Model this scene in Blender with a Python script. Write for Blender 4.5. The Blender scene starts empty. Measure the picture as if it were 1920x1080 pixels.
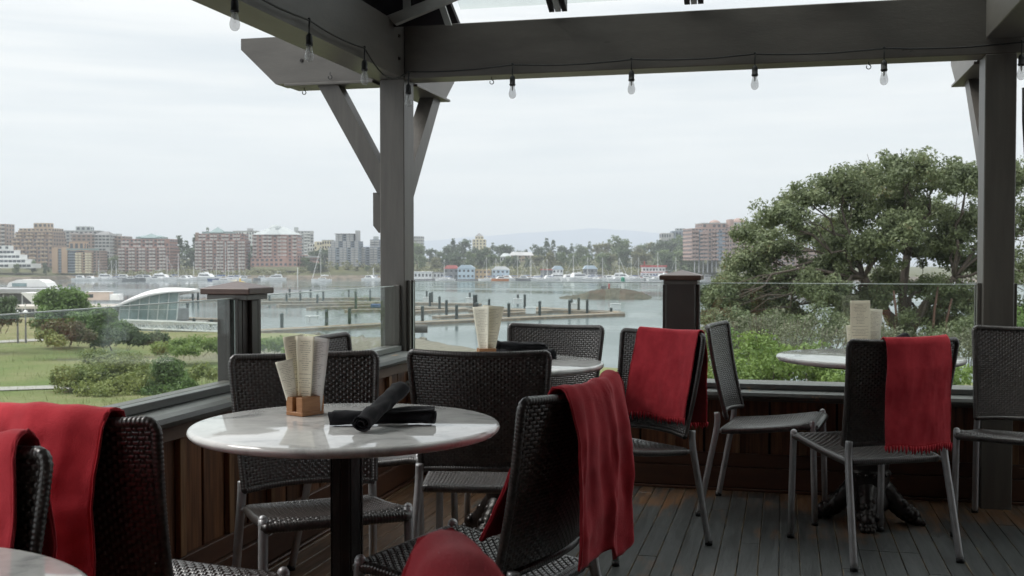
import bpy, math, random
import numpy as np
from mathutils import Vector, Matrix

random.seed(7); rng = np.random.default_rng(7)
scene = bpy.context.scene
col = scene.collection
PI = math.pi

# ------------------------------------------------------------------ camera
FPX = 2050.0                       # focal length in pixels of a 1920 px wide picture
YAW = math.radians(13.97)          # camera looks this much to the left of +y
CS, SN = math.cos(YAW), math.sin(YAW)
HOR = 486.0
SKY0 = 0.75
HAZE = 0.00027
CAMZ = 1.2
cd = bpy.data.cameras.new('camera'); cam = bpy.data.objects.new('camera', cd); col.objects.link(cam)
cd.sensor_width = 36.0; cd.lens = 36.0 * FPX / 1920.0
cd.clip_start = 0.05; cd.clip_end = 20000
cam.location = (0, 0, CAMZ)
cam.rotation_euler = (PI / 2 - math.atan((540 - HOR) / FPX), 0, YAW)
cd.dof.use_dof = True; cd.dof.focus_distance = 3.6; cd.dof.aperture_fstop = 11.0
scene.camera = cam

# ------------------------------------------------------------------ sky and sun
SUN_EL, SUN_ROT = math.radians(50), math.radians(-95)
world = bpy.data.worlds.new('World'); scene.world = world; world.use_nodes = True
nt = world.node_tree; nt.nodes.clear()
def wn(t): return nt.nodes.new(t)
out = wn('ShaderNodeOutputWorld'); bg = wn('ShaderNodeBackground'); bgs = wn('ShaderNodeBackground')
sky = wn('ShaderNodeTexSky'); sky.sky_type = 'NISHITA'; sky.sun_disc = False
sky.sun_elevation = SUN_EL; sky.sun_rotation = SUN_ROT
bgs.inputs['Strength'].default_value = 0.1
nt.links.new(sky.outputs[0], bgs.inputs['Color'])
tc = wn('ShaderNodeTexCoord'); mp = wn('ShaderNodeMapping'); mp.inputs['Scale'].default_value = (1.3, 1.3, 13.0)
nz = wn('ShaderNodeTexNoise'); nz.inputs['Scale'].default_value = 1.7; nz.inputs['Detail'].default_value = 6; nz.inputs['Roughness'].default_value = 0.55
nz.inputs['Distortion'].default_value = 0.6
mp2 = wn('ShaderNodeMapping'); mp2.inputs['Scale'].default_value = (2.2, 2.2, 30.0); mp2.inputs['Location'].default_value = (3.1, 1.7, 0.4)
nz2 = wn('ShaderNodeTexNoise'); nz2.inputs['Scale'].default_value = 2.6; nz2.inputs['Detail'].default_value = 5
mxn = wn('ShaderNodeMix'); mxn.data_type = 'FLOAT'; mxn.inputs[0].default_value = 0.4
cr = wn('ShaderNodeValToRGB')
cr.color_ramp.elements[0].position = 0.36; cr.color_ramp.elements[0].color = (0.73, 0.775, 0.795, 1)
cr.color_ramp.elements[1].position = 0.60; cr.color_ramp.elements[1].color = (0.92, 0.93, 0.91, 1)
sep = wn('ShaderNodeSeparateXYZ'); mr = wn('ShaderNodeMapRange')
mr.inputs['From Min'].default_value = 0.0; mr.inputs['From Max'].default_value = 0.16
mixc = wn('ShaderNodeMix'); mixc.data_type = 'RGBA'
mixc.inputs[6].default_value = (0.75, 0.80, 0.835, 1)
msh = wn('ShaderNodeMixShader'); msh.inputs[0].default_value = 0.9
L = nt.links.new
L(tc.outputs['Generated'], mp.inputs[0]); L(mp.outputs[0], nz.inputs['Vector'])
L(tc.outputs['Generated'], mp2.inputs[0]); L(mp2.outputs[0], nz2.inputs['Vector'])
L(nz.outputs['Fac'], mxn.inputs[2]); L(nz2.outputs['Fac'], mxn.inputs[3])
L(mxn.outputs[0], cr.inputs[0]); L(tc.outputs['Generated'], sep.inputs[0]); L(sep.outputs['Z'], mr.inputs['Value'])
L(mr.outputs[0], mixc.inputs[0]); L(cr.outputs[0], mixc.inputs[7]); L(mixc.outputs[2], bg.inputs['Color'])
# an overcast sky brightens steadily from the horizon to the zenith
zg = wn('ShaderNodeMapRange'); zg.inputs['From Min'].default_value = 0.20; zg.inputs['From Max'].default_value = 1.0; zg.inputs['To Min'].default_value = SKY0; zg.inputs['To Max'].default_value = SKY0 * 2.5
L(sep.outputs['Z'], zg.inputs['Value']); L(zg.outputs[0], bg.inputs['Strength'])
L(bgs.outputs[0], msh.inputs[1]); L(bg.outputs[0], msh.inputs[2]); L(msh.outputs[0], out.inputs[0])

sd = bpy.data.lights.new('sun', 'SUN'); sd.energy = 1.5; sd.angle = math.radians(25); sd.color = (1, 0.97, 0.92)
sun = bpy.data.objects.new('sun', sd); col.objects.link(sun)
sdir = Vector((math.sin(SUN_ROT) * math.cos(SUN_EL), math.cos(SUN_ROT) * math.cos(SUN_EL), math.sin(SUN_EL)))
sun.rotation_euler = (-sdir).to_track_quat('-Z', 'Y').to_euler()
sun.location = (-30, 0, 40)

vs = scene.view_settings; vs.view_transform = 'Standard'; vs.look = 'None'; vs.gamma = 1; vs.use_curve_mapping = False
vs.exposure = 0.62
scene.render.engine = 'CYCLES'
try:
    scene.cycles.max_bounces = 8; scene.cycles.transparent_max_bounces = 24
    scene.cycles.volume_bounces = 0; scene.cycles.caustics_refractive = False; scene.cycles.caustics_reflective = False
except Exception: pass

# ------------------------------------------------------------------ helpers
def W(lat, D, z=0.0):
    """point from metres right of and in front of the camera to world"""
    return (lat * CS - D * SN, lat * SN + D * CS, z)
def P(px, D, z=0.0):
    return W((px - 960) / FPX * D, D, z)
def PW(px, py, z):
    """point on the level plane z that the picture shows at px,py"""
    D = (CAMZ - z) * FPX / (py - HOR)
    return P(px, D, z)

def tag(o, label=None, cat=None, group=None, kind=None):
    if label: o['label'] = label
    if cat: o['category'] = cat
    if group: o['group'] = group
    if kind: o['kind'] = kind
    return o
def empty(name, loc=(0, 0, 0), rz=0.0, label=None, cat=None, group=None):
    o = bpy.data.objects.new(name, None); col.objects.link(o)
    o.location = loc; o.rotation_euler = (0, 0, rz); o.empty_display_size = 0.1
    return tag(o, label, cat, group)
def mobj(name, me, parent=None, loc=None, rz=None):
    o = bpy.data.objects.new(name, me); col.objects.link(o)
    if parent: o.parent = parent
    if loc is not None: o.location = loc
    if rz is not None: o.rotation_euler = (0, 0, rz)
    return o
def mk_mesh(name, v, f, mat, smooth=False):
    me = bpy.data.meshes.new(name)
    me.from_pydata([tuple(p) for p in v], [], f)
    me.materials.append(mat)
    if smooth: me.polygons.foreach_set('use_smooth', [True] * len(me.polygons))
    me.update(); return me
def np_mesh(name, v, quads, mat, smooth=False, k=4, uv=None):
    v = np.asarray(v, dtype=np.float32).reshape(-1, 3); q = np.asarray(quads, dtype=np.int32).reshape(-1, k)
    me = bpy.data.meshes.new(name)
    me.vertices.add(len(v)); me.vertices.foreach_set('co', v.ravel())
    me.loops.add(q.size); me.loops.foreach_set('vertex_index', q.ravel())
    me.polygons.add(len(q)); me.polygons.foreach_set('loop_start', np.arange(0, q.size, k, dtype=np.int32))
    me.polygons.foreach_set('loop_total', np.full(len(q), k, dtype=np.int32))
    if smooth: me.polygons.foreach_set('use_smooth', np.ones(len(q), dtype=bool))
    me.update(calc_edges=True)
    if uv is not None:
        ul = me.uv_layers.new(name='UVMap')
        ul.data.foreach_set('uv', np.asarray(uv, dtype=np.float32)[q.ravel()].ravel())
    me.materials.append(mat); return me
def copy_tree(o, parent=None):
    c = o.copy(); col.objects.link(c)
    if parent: c.parent = parent
    for ch in list(o.children): copy_tree(ch, c)
    return c

class MB:
    def __init__(s): s.v = []; s.f = []
    def add(s, v, f):
        n = len(s.v); s.v += [tuple(p) for p in v]; s.f += [tuple(i + n for i in q) for q in f]; return s
    def box(s, x0, x1, y0, y1, z0, z1, c=0.0):
        """box; c>0 bevels the vertical and horizontal long edges lightly"""
        if c <= 0:
            v = [(x, y, z) for z in (z0, z1) for y in (y0, y1) for x in (x0, x1)]
            return s.add(v, [(0, 2, 3, 1), (4, 5, 7, 6), (0, 1, 5, 4), (2, 6, 7, 3), (0, 4, 6, 2), (1, 3, 7, 5)])
        X, Y, Z = (x0, x1), (y0, y1), (z0, z1)
        v = []; idx = {}
        for i in (0, 1):
            for j in (0, 1):
                for k in (0, 1):
                    sx, sy, sz = (1 - 2 * i) * c, (1 - 2 * j) * c, (1 - 2 * k) * c
                    idx[i, j, k, 0] = len(v); v.append((X[i], Y[j] + sy, Z[k] + sz))
                    idx[i, j, k, 1] = len(v); v.append((X[i] + sx, Y[j], Z[k] + sz))
                    idx[i, j, k, 2] = len(v); v.append((X[i] + sx, Y[j] + sy, Z[k]))
        f = []
        def fc(l, flip): f.append(tuple(reversed(l)) if flip else tuple(l))
        for i in (0, 1): fc([idx[i, 0, 0, 0], idx[i, 0, 1, 0], idx[i, 1, 1, 0], idx[i, 1, 0, 0]], i == 1)
        for j in (0, 1): fc([idx[0, j, 0, 1], idx[1, j, 0, 1], idx[1, j, 1, 1], idx[0, j, 1, 1]], j == 1)
        for k in (0, 1): fc([idx[0, 0, k, 2], idx[0, 1, k, 2], idx[1, 1, k, 2], idx[1, 0, k, 2]], k == 1)
        for i in (0, 1):
            for j in (0, 1):
                fc([idx[i, j, 0, 0], idx[i, j, 1, 0], idx[i, j, 1, 1], idx[i, j, 0, 1]], (i + j) % 2 == 0)
        for i in (0, 1):
            for k in (0, 1):
                fc([idx[i, 0, k, 0], idx[i, 0, k, 2], idx[i, 1, k, 2], idx[i, 1, k, 0]], (i + k) % 2 == 0)
        for j in (0, 1):
            for k in (0, 1):
                fc([idx[0, j, k, 1], idx[1, j, k, 1], idx[1, j, k, 2], idx[0, j, k, 2]], (j + k) % 2 == 1)
        for i in (0, 1):
            for j in (0, 1):
                for k in (0, 1):
                    fc([idx[i, j, k, 0], idx[i, j, k, 1], idx[i, j, k, 2]], (i + j + k) % 2 == 1)
        return s.add(v, f)
    def obox(s, c, dx, dy, dz, rz=0.0, tilt=None):
        hx, hy, hz = dx / 2, dy / 2, dz / 2
        M = Matrix.Rotation(rz, 3, 'Z')
        if tilt is not None: M = M @ tilt
        v = [M @ Vector((x, y, z)) + Vector(c) for z in (-hz, hz) for y in (-hy, hy) for x in (-hx, hx)]
        return s.add(v, [(0, 2, 3, 1), (4, 5, 7, 6), (0, 1, 5, 4), (2, 6, 7, 3), (0, 4, 6, 2), (1, 3, 7, 5)])
    def prism(s, poly, axis, a0, a1):
        """poly: 2d outline; axis 'x','y','z' is the extrusion axis"""
        def pt(p, a):
            return {'x': (a, p[0], p[1]), 'y': (p[0], a, p[1]), 'z': (p[0], p[1], a)}[axis]
        n = len(poly); v = [pt(p, a0) for p in poly] + [pt(p, a1) for p in poly]
        f = [tuple(range(n))[::-1], tuple(range(n, 2 * n))] + [(i, (i + 1) % n, n + (i + 1) % n, n + i) for i in range(n)]
        return s.add(v, f)
    def tube(s, pts, r, seg=8, cap=True):
        pts = [Vector(p) for p in pts]; n = len(pts)
        rs = r if hasattr(r, '__len__') else [r] * n
        base = len(s.v); up = Vector((0, 0, 1)); prev = None
        for i, p in enumerate(pts):
            t = (pts[min(i + 1, n - 1)] - pts[max(i - 1, 0)]).normalized()
            if prev is None:
                a = t.cross(up)
                if a.length < 1e-3: a = t.cross(Vector((1, 0, 0)))
                a.normalize()
            else:
                a = prev - t * prev.dot(t); a.normalize()
            prev = a; b = t.cross(a)
            for k in range(seg):
                an = 2 * PI * k / seg; s.v.append(tuple(p + (a * math.cos(an) + b * math.sin(an)) * rs[i]))
        for i in range(n - 1):
            for k in range(seg):
                k2 = (k + 1) % seg
                s.f.append((base + i * seg + k, base + i * seg + k2, base + (i + 1) * seg + k2, base + (i + 1) * seg + k))
        if cap:
            s.f.append(tuple(base + k for k in range(seg))[::-1]); s.f.append(tuple(base + (n - 1) * seg + k for k in range(seg)))
        return s
    def lathe(s, prof, seg=32, c=(0, 0, 0), sx=1, sy=1):
        base = len(s.v); n = len(prof)
        for r, z in prof:
            for k in range(seg):
                a = 2 * PI * k / seg; s.v.append((c[0] + r * sx * math.cos(a), c[1] + r * sy * math.sin(a), c[2] + z))
        for i in range(n - 1):
            for k in range(seg):
                k2 = (k + 1) % seg
                s.f.append((base + i * seg + k, base + i * seg + k2, base + (i + 1) * seg + k2, base + (i + 1) * seg + k))
        s.f.append(tuple(base + k for k in range(seg))[::-1]); s.f.append(tuple(base + (n - 1) * seg + k for k in range(seg)))
        return s
    def sphere(s, c, r, seg=10, rings=6, sz=1.0):
        prof = [(max(1e-4, r * math.sin(PI * i / rings)), -r * sz * math.cos(PI * i / rings)) for i in range(rings + 1)]
        return s.lathe(prof, seg, c)
    def build(s, name, mat, parent=None, smooth=False, loc=None, rz=None, sharp=None):
        me = mk_mesh(name, s.v, s.f, mat, smooth)
        if smooth and sharp:
            try: me.set_sharp_from_angle(angle=math.radians(sharp))
            except Exception: pass
        return mobj(name, me, parent, loc, rz)

# ------------------------------------------------------------------ materials
def newmat(name):
    m = bpy.data.materials.new(name); m.use_nodes = True
    return m, m.node_tree, m.node_tree.nodes['Principled BSDF']
def nmat(name, c1, c2=None, rough=0.6, scale=8.0, stretch=(1, 1, 1), bump=0.0, bscale=None, detail=5, metal=0.0, spec=0.5,
         lo=0.35, hi=0.65, objrand=0.0, coat=0.0, sheen=0.0, bdist=0.01):
    m, t, b = newmat(name); c2 = c2 or tuple(x * 0.7 for x in c1)
    tc = t.nodes.new('ShaderNodeTexCoord'); mp = t.nodes.new('ShaderNodeMapping'); mp.inputs['Scale'].default_value = stretch
    nz = t.nodes.new('ShaderNodeTexNoise'); nz.inputs['Scale'].default_value = scale; nz.inputs['Detail'].default_value = detail
    nz.inputs['Roughness'].default_value = 0.6
    cr = t.nodes.new('ShaderNodeValToRGB'); e = cr.color_ramp.elements
    e[0].position = lo; e[0].color = (*c2, 1); e[1].position = hi; e[1].color = (*c1, 1)
    t.links.new(tc.outputs['Object'], mp.inputs[0]); t.links.new(mp.outputs[0], nz.inputs['Vector'])
    t.links.new(nz.outputs['Fac'], cr.inputs[0])
    src = cr.outputs[0]
    if objrand > 0:
        oi = t.nodes.new('ShaderNodeObjectInfo'); mr = t.nodes.new('ShaderNodeMapRange')
        mr.inputs['To Min'].default_value = 1 - objrand; mr.inputs['To Max'].default_value = 1 + objrand
        t.links.new(oi.outputs['Random'], mr.inputs['Value'])
        vm = t.nodes.new('ShaderNodeVectorMath'); vm.operation = 'SCALE'
        t.links.new(src, vm.inputs[0]); t.links.new(mr.outputs[0], vm.inputs['Scale']); src = vm.outputs[0]
        ad = t.nodes.new('ShaderNodeVectorMath'); ad.operation = 'ADD'
        t.links.new(mp.outputs[0], ad.inputs[0]); cm = t.nodes.new('ShaderNodeCombineXYZ'); ml = t.nodes.new('ShaderNodeMath'); ml.operation = 'MULTIPLY'
        ml.inputs[1].default_value = 37.0; t.links.new(oi.outputs['Random'], ml.inputs[0])
        for i in range(3): t.links.new(ml.outputs[0], cm.inputs[i])
        t.links.new(cm.outputs[0], ad.inputs[1]); t.links.new(ad.outputs[0], nz.inputs['Vector'])
    t.links.new(src, b.inputs['Base Color'])
    b.inputs['Roughness'].default_value = rough; b.inputs['Metallic'].default_value = metal
    b.inputs['Specular IOR Level'].default_value = spec
    if coat: b.inputs['Coat Weight'].default_value = coat; b.inputs['Coat Roughness'].default_value = 0.15
    if sheen: b.inputs['Sheen Weight'].default_value = sheen; b.inputs['Sheen Roughness'].default_value = 0.4
    if bump > 0:
        n2 = t.nodes.new('ShaderNodeTexNoise'); n2.inputs['Scale'].default_value = bscale or scale * 3; n2.inputs['Detail'].default_value = 4
        t.links.new(mp.outputs[0], n2.inputs['Vector'])
        bp = t.nodes.new('ShaderNodeBump'); bp.inputs['Strength'].default_value = bump; bp.inputs['Distance'].default_value = bdist
        t.links.new(n2.outputs['Fac'], bp.inputs['Height']); t.links.new(bp.outputs[0], b.inputs['Normal'])
    return m

def chipped(name, paint1, paint2, wood, amount=0.70, scale=9.0, stretch=(1, 1, 1), rough=0.5):
    """painted timber with paint chipped off in patches"""
    m, t, b = newmat(name)
    tc = t.nodes.new('ShaderNodeTexCoord'); mp = t.nodes.new('ShaderNodeMapping'); mp.inputs['Scale'].default_value = stretch
    t.links.new(tc.outputs['Object'], mp.inputs[0])
    def noise(s, d):
        n = t.nodes.new('ShaderNodeTexNoise'); n.inputs['Scale'].default_value = s; n.inputs['Detail'].default_value = d
        n.inputs['Roughness'].default_value = 0.65
        t.links.new(mp.outputs[0], n.inputs['Vector']); return n.outputs['Fac']
    def ramp(src, p0, c0, p1, c1):
        cr = t.nodes.new('ShaderNodeValToRGB'); e = cr.color_ramp.elements
        e[0].position = p0; e[0].color = (*c0, 1); e[1].position = p1; e[1].color = (*c1, 1)
        t.links.new(src, cr.inputs[0]); return cr.outputs[0]
    base = ramp(noise(scale * .6, 6), .3, paint2, .7, paint1)
    mask = ramp(noise(scale, 8), amount, (0, 0, 0), amount + .015, (1, 1, 1))
    mx = t.nodes.new('ShaderNodeMix'); mx.data_type = 'RGBA'
    t.links.new(mask, mx.inputs[0]); t.links.new(base, mx.inputs[6]); mx.inputs[7].default_value = (*wood, 1)
    t.links.new(mx.outputs[2], b.inputs['Base Color']); b.inputs['Roughness'].default_value = rough
    bp = t.nodes.new('ShaderNodeBump'); bp.inputs['Strength'].default_value = .4; bp.inputs['Distance'].default_value = .002
    t.links.new(noise(scale * 8, 4), bp.inputs['Height']); t.links.new(bp.outputs[0], b.inputs['Normal'])
    return m

def glass_mat(name, tint=(0.93, 0.97, 0.95), rough=0.0, smear_or_highlight=0.0, ior=1.5):
    m = bpy.data.materials.new(name); m.use_nodes = True; t = m.node_tree; t.nodes.clear()
    o = t.nodes.new('ShaderNodeOutputMaterial'); tr = t.nodes.new('ShaderNodeBsdfTransparent'); gl = t.nodes.new('ShaderNodeBsdfGlossy')
    fr = t.nodes.new('ShaderNodeFresnel'); gm_ = t.nodes.new('ShaderNodeNewGeometry'); io = t.nodes.new('ShaderNodeMapRange')
    io.inputs['To Min'].default_value = ior; io.inputs['To Max'].default_value = 1 / ior      # same reflectance on leaving the sheet as on entering it
    t.links.new(gm_.outputs['Backfacing'], io.inputs['Value']); t.links.new(io.outputs[0], fr.inputs['IOR']); mx = t.nodes.new('ShaderNodeMixShader')
    tr.inputs['Color'].default_value = (*tint, 1); gl.inputs['Roughness'].default_value = rough
    t.links.new(fr.outputs[0], mx.inputs[0]); t.links.new(tr.outputs[0], mx.inputs[1]); t.links.new(gl.outputs[0], mx.inputs[2])
    last = mx.outputs[0]
    if smear_or_highlight > 0:
        df = t.nodes.new('ShaderNodeBsdfDiffuse'); df.inputs['Color'].default_value = (.6, .62, .6, 1)
        tc = t.nodes.new('ShaderNodeTexCoord'); nz = t.nodes.new('ShaderNodeTexNoise'); nz.inputs['Scale'].default_value = 2.5; nz.inputs['Detail'].default_value = 7
        t.links.new(tc.outputs['Object'], nz.inputs['Vector'])
        mr = t.nodes.new('ShaderNodeMapRange'); mr.inputs['From Min'].default_value = .5; mr.inputs['From Max'].default_value = .8
        mr.inputs['To Min'].default_value = smear_or_highlight * .25; mr.inputs['To Max'].default_value = smear_or_highlight
        t.links.new(nz.outputs['Fac'], mr.inputs['Value'])
        m2 = t.nodes.new('ShaderNodeMixShader'); t.links.new(mr.outputs[0], m2.inputs[0]); t.links.new(last, m2.inputs[1]); t.links.new(df.outputs[0], m2.inputs[2]); last = m2.outputs[0]
    t.links.new(last, o.inputs[0]); return m

M = {}
M['paint'] = nmat('grey_beam_paint', (.15, .142, .13), (.11, .104, .094), .42, 3.0, (1, 1, 1), .25, 60, spec=.5, bdist=.002)
M['beam_x'] = chipped('grey_beam_paint_lengthwise', (.130, .120, .107), (.092, .085, .076), (.05, .044, .04), .685, 6, (.8, 3.2, 3.2), .42)
M['beam_y'] = chipped('grey_beam_paint_along', (.130, .120, .107), (.090, .083, .075), (.05, .044, .04), .685, 6, (3.2, .8, 3.2), .42)
M['beam_z'] = nmat('grey_post_paint', (.110, .101, .089), (.082, .075, .067), .42, 2.2, (9, 9, 1.0), .25, 14, bdist=.002)
M['post_brown'] = chipped('dark_brown_post_paint', (.075, .066, .06), (.052, .045, .041), (.2, .14, .1), .72, 5, (1, 1, .5), .42)
M['sill'] = chipped('worn_grey_sill_paint', (.17, .175, .17), (.115, .12, .118), (.33, .23, .16), .655, 7, (1.6, .7, 2), .38)
M['capbrown'] = chipped('worn_brown_cap_paint', (.10, .055, .042), (.07, .038, .03), (.4, .33, .3), .70, 8, rough=.35)
M['apron'] = chipped('worn_brown_apron', (.17, .115, .085), (.11, .07, .05), (.30, .2, .14), .66, 6, (2, .6, 2), .6)
M['plank'] = nmat('stained_brown_plank', (.21, .095, .045), (.075, .032, .017), .5, 4, (14, 14, .8), .5, 9, objrand=.3, bdist=.002)
M['batten'] = nmat('stained_brown_batten', (.30, .17, .085), (.15, .078, .04), .5, 5, (12, 12, .9), .4, 9, objrand=.2, bdist=.002)
M['base'] = chipped('worn_brown_skirting', (.11, .048, .026), (.055, .024, .015), (.26, .16, .1), .68, 7, (1, 1, 3), .5)
M['darkroof'] = nmat('dark_roof_lining', (.016, .013, .017), (.01, .008, .011), .8, 4)
M['rafter'] = nmat('pale_grey_rafter_paint', (.42, .43, .41), (.3, .31, .29), .5, 5, bump=.2)
M['glass'] = glass_mat('clear_glass_pane', (.95, .975, .96), 0.0, .05)
M['glassedge'] = nmat('glass_edge_highlight', (.80, .88, .84), (.7, .8, .76), .2, 5, spec=.8)  # edge highlight put into the pale edge colour
M['alu'] = nmat('brushed_grey_tube', (.42, .42, .43), (.34, .34, .35), .42, 30, metal=.4, bump=.05)
M['rattan'] = nmat('dark_brown_rattan_strand', (.060, .048, .044), (.026, .021, .020), .3, 60, spec=1.0, detail=3)
M['rattan_rim'] = nmat('dark_wrapped_rattan', (.062, .053, .05), (.028, .024, .023), .32, 60, spec=.8, detail=3)
M['wool'] = nmat('red_wool', (.62, .052, .07), (.44, .03, .044), .92, 11, detail=13, bump=.7, bscale=420, sheen=.2, spec=.15, bdist=.002)
M['blackcloth'] = nmat('black_napkin_cloth', (.015, .015, .018), (.008, .008, .010), .9, 30, bump=.8, bscale=260, spec=.2, sheen=.1, bdist=.001)
M['block'] = nmat('oiled_wood_block', (.36, .17, .07), (.25, .11, .04), .5, 5, (3, 3, 22), .15, 12, objrand=.1)
M['iron'] = nmat('black_cast_iron', (.03, .024, .022), (.015, .012, .012), .32, 14, bump=.5, bscale=60, metal=.3, bdist=.003)
M['black'] = nmat('black_rubber', (.012, .013, .013), (.008, .008, .009), .5, 20)
M['bulb'] = glass_mat('clear_bulb_glass', (.92, .92, .92), 0.02, .5)  # whitish diffuse share stands in for highlights on the bulbs
M['filament'] = nmat('bulb_glass_stem', (.5, .5, .48), (.4, .4, .4), .3, 10)

# marble
m, t, b = newmat('white_grey_marble')
tc = t.nodes.new('ShaderNodeTexCoord'); n1 = t.nodes.new('ShaderNodeTexNoise'); n1.inputs['Scale'].default_value = 5; n1.inputs['Detail'].default_value = 9; n1.inputs['Roughness'].default_value = .68; n1.inputs['Distortion'].default_value = 1.1
n2 = t.nodes.new('ShaderNodeTexNoise'); n2.inputs['Scale'].default_value = 28; n2.inputs['Detail'].default_value = 6
t.links.new(tc.outputs['Object'], n1.inputs['Vector']); t.links.new(tc.outputs['Object'], n2.inputs['Vector'])
cr = t.nodes.new('ShaderNodeValToRGB'); e = cr.color_ramp.elements
e[0].position = .32; e[0].color = (.40, .41, .405, 1); e[1].position = .56; e[1].color = (.74, .74, .72, 1)
x = e.new(.46); x.color = (.68, .68, .665, 1)
t.links.new(n1.outputs['Fac'], cr.inputs[0])
mx = t.nodes.new('ShaderNodeMix'); mx.data_type = 'RGBA'; mx.blend_type = 'MULTIPLY'; mx.inputs[0].default_value = .18
cr2 = t.nodes.new('ShaderNodeValToRGB'); e = cr2.color_ramp.elements; e[0].position = .35; e[0].color = (.55, .55, .55, 1); e[1].position = .6; e[1].color = (1, 1, 1, 1)
t.links.new(n2.outputs['Fac'], cr2.inputs[0]); t.links.new(cr.outputs[0], mx.inputs[6]); t.links.new(cr2.outputs[0], mx.inputs[7])
t.links.new(mx.outputs[2], b.inputs['Base Color']); b.inputs['Roughness'].default_value = .05; b.inputs['Specular IOR Level'].default_value = .7
M['marble'] = m

# painted, worn floor board: grey-blue paint, brown timber where it has worn through
m, t, b = newmat('worn_painted_floorboard')
def N(k): return t.nodes.new(k)
tc = N('ShaderNodeTexCoord'); oi = N('ShaderNodeObjectInfo')
mp = N('ShaderNodeMapping'); mp.inputs['Scale'].default_value = (9, .8, 1)
sc = N('ShaderNodeMath'); sc.operation = 'MULTIPLY'; sc.inputs[1].default_value = 53; cm = N('ShaderNodeCombineXYZ'); ad = N('ShaderNodeVectorMath'); ad.operation = 'ADD'
t.links.new(oi.outputs['Random'], sc.inputs[0]); t.links.new(sc.outputs[0], cm.inputs[1]); t.links.new(sc.outputs[0], cm.inputs[2])
t.links.new(tc.outputs['Object'], mp.inputs[0]); t.links.new(mp.outputs[0], ad.inputs[0]); t.links.new(cm.outputs[0], ad.inputs[1])
def no(s, d, r=.6, vec=None):
    n = N('ShaderNodeTexNoise'); n.inputs['Scale'].default_value = s; n.inputs['Detail'].default_value = d; n.inputs['Roughness'].default_value = r
    t.links.new(vec or ad.outputs[0], n.inputs['Vector']); return n.outputs['Fac']
def rp(src, p0, c0, p1, c1):
    c = N('ShaderNodeValToRGB'); e = c.color_ramp.elements; e[0].position = p0; e[0].color = (*c0, 1); e[1].position = p1; e[1].color = (*c1, 1)
    t.links.new(src, c.inputs[0]); return c.outputs[0]
paint = rp(no(3, 5), .3, (.043, .046, .045), .7, (.074, .078, .077))
wood = rp(no(6, 6), .3, (.08, .042, .023), .7, (.20, .11, .055))
# wear: object-space y near the walls (away from footfall the stain shows) + patches + board edges
geo = N('ShaderNodeNewGeometry'); sp = N('ShaderNodeSeparateXYZ'); t.links.new(geo.outputs['Position'], sp.inputs[0])
def mrange(src, a, b_, c, d):
    r = N('ShaderNodeMapRange'); r.inputs['From Min'].default_value = a; r.inputs['From Max'].default_value = b_; r.inputs['To Min'].default_value = c; r.inputs['To Max'].default_value = d
    t.links.new(src, r.inputs['Value']); return r.outputs[0]
def math2(op, a, b_):
    q = N('ShaderNodeMath'); q.operation = op
    for i, z in enumerate((a, b_)):
        if isinstance(z, (int, float)): q.inputs[i].default_value = z
        else: t.links.new(z, q.inputs[i])
    return q.outputs[0]
wy = mrange(sp.outputs['Y'], 4.6, 5.55, 0, .25); wx = mrange(sp.outputs['X'], -.35, -1.3, 0, .40)
wear = math2('ADD', math2('MAXIMUM', wy, wx), no(1.6, 7, .7, geo.outputs['Position']))
patch = math2('ADD', wear, mrange(no(2.2, 8, .75), .3, .7, -.14, .14))
msk = rp(patch, .66, (0, 0, 0), .80, (1, 1, 1))
spo = N('ShaderNodeSeparateXYZ'); t.links.new(tc.outputs['Object'], spo.inputs[0])
edge = mrange(math2('ABSOLUTE', spo.outputs['X'], 0), .029, .0385, 0, .30)
chip = rp(math2('ADD', no(5, 8, .8), edge), .77, (0, 0, 0), .81, (1, 1, 1))
mx = N('ShaderNodeMix'); mx.data_type = 'RGBA'; t.links.new(msk, mx.inputs[0]); t.links.new(paint, mx.inputs[6]); t.links.new(wood, mx.inputs[7])
mx2 = N('ShaderNodeMix'); mx2.data_type = 'RGBA'; t.links.new(chip, mx2.inputs[0]); t.links.new(mx.outputs[2], mx2.inputs[6]); mx2.inputs[7].default_value = (.22, .17, .11, 1)
t.links.new(mx2.outputs[2], b.inputs['Base Color'])
t.links.new(mrange(no(4, 6), .3, .7, .3, .55), b.inputs['Roughness'])
bp = N('ShaderNodeBump'); bp.inputs['Strength'].default_value = .5; bp.inputs['Distance'].default_value = .002; t.links.new(no(9, 6), bp.inputs['Height']); t.links.new(bp.outputs[0], b.inputs['Normal'])
M['floor'] = m

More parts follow.
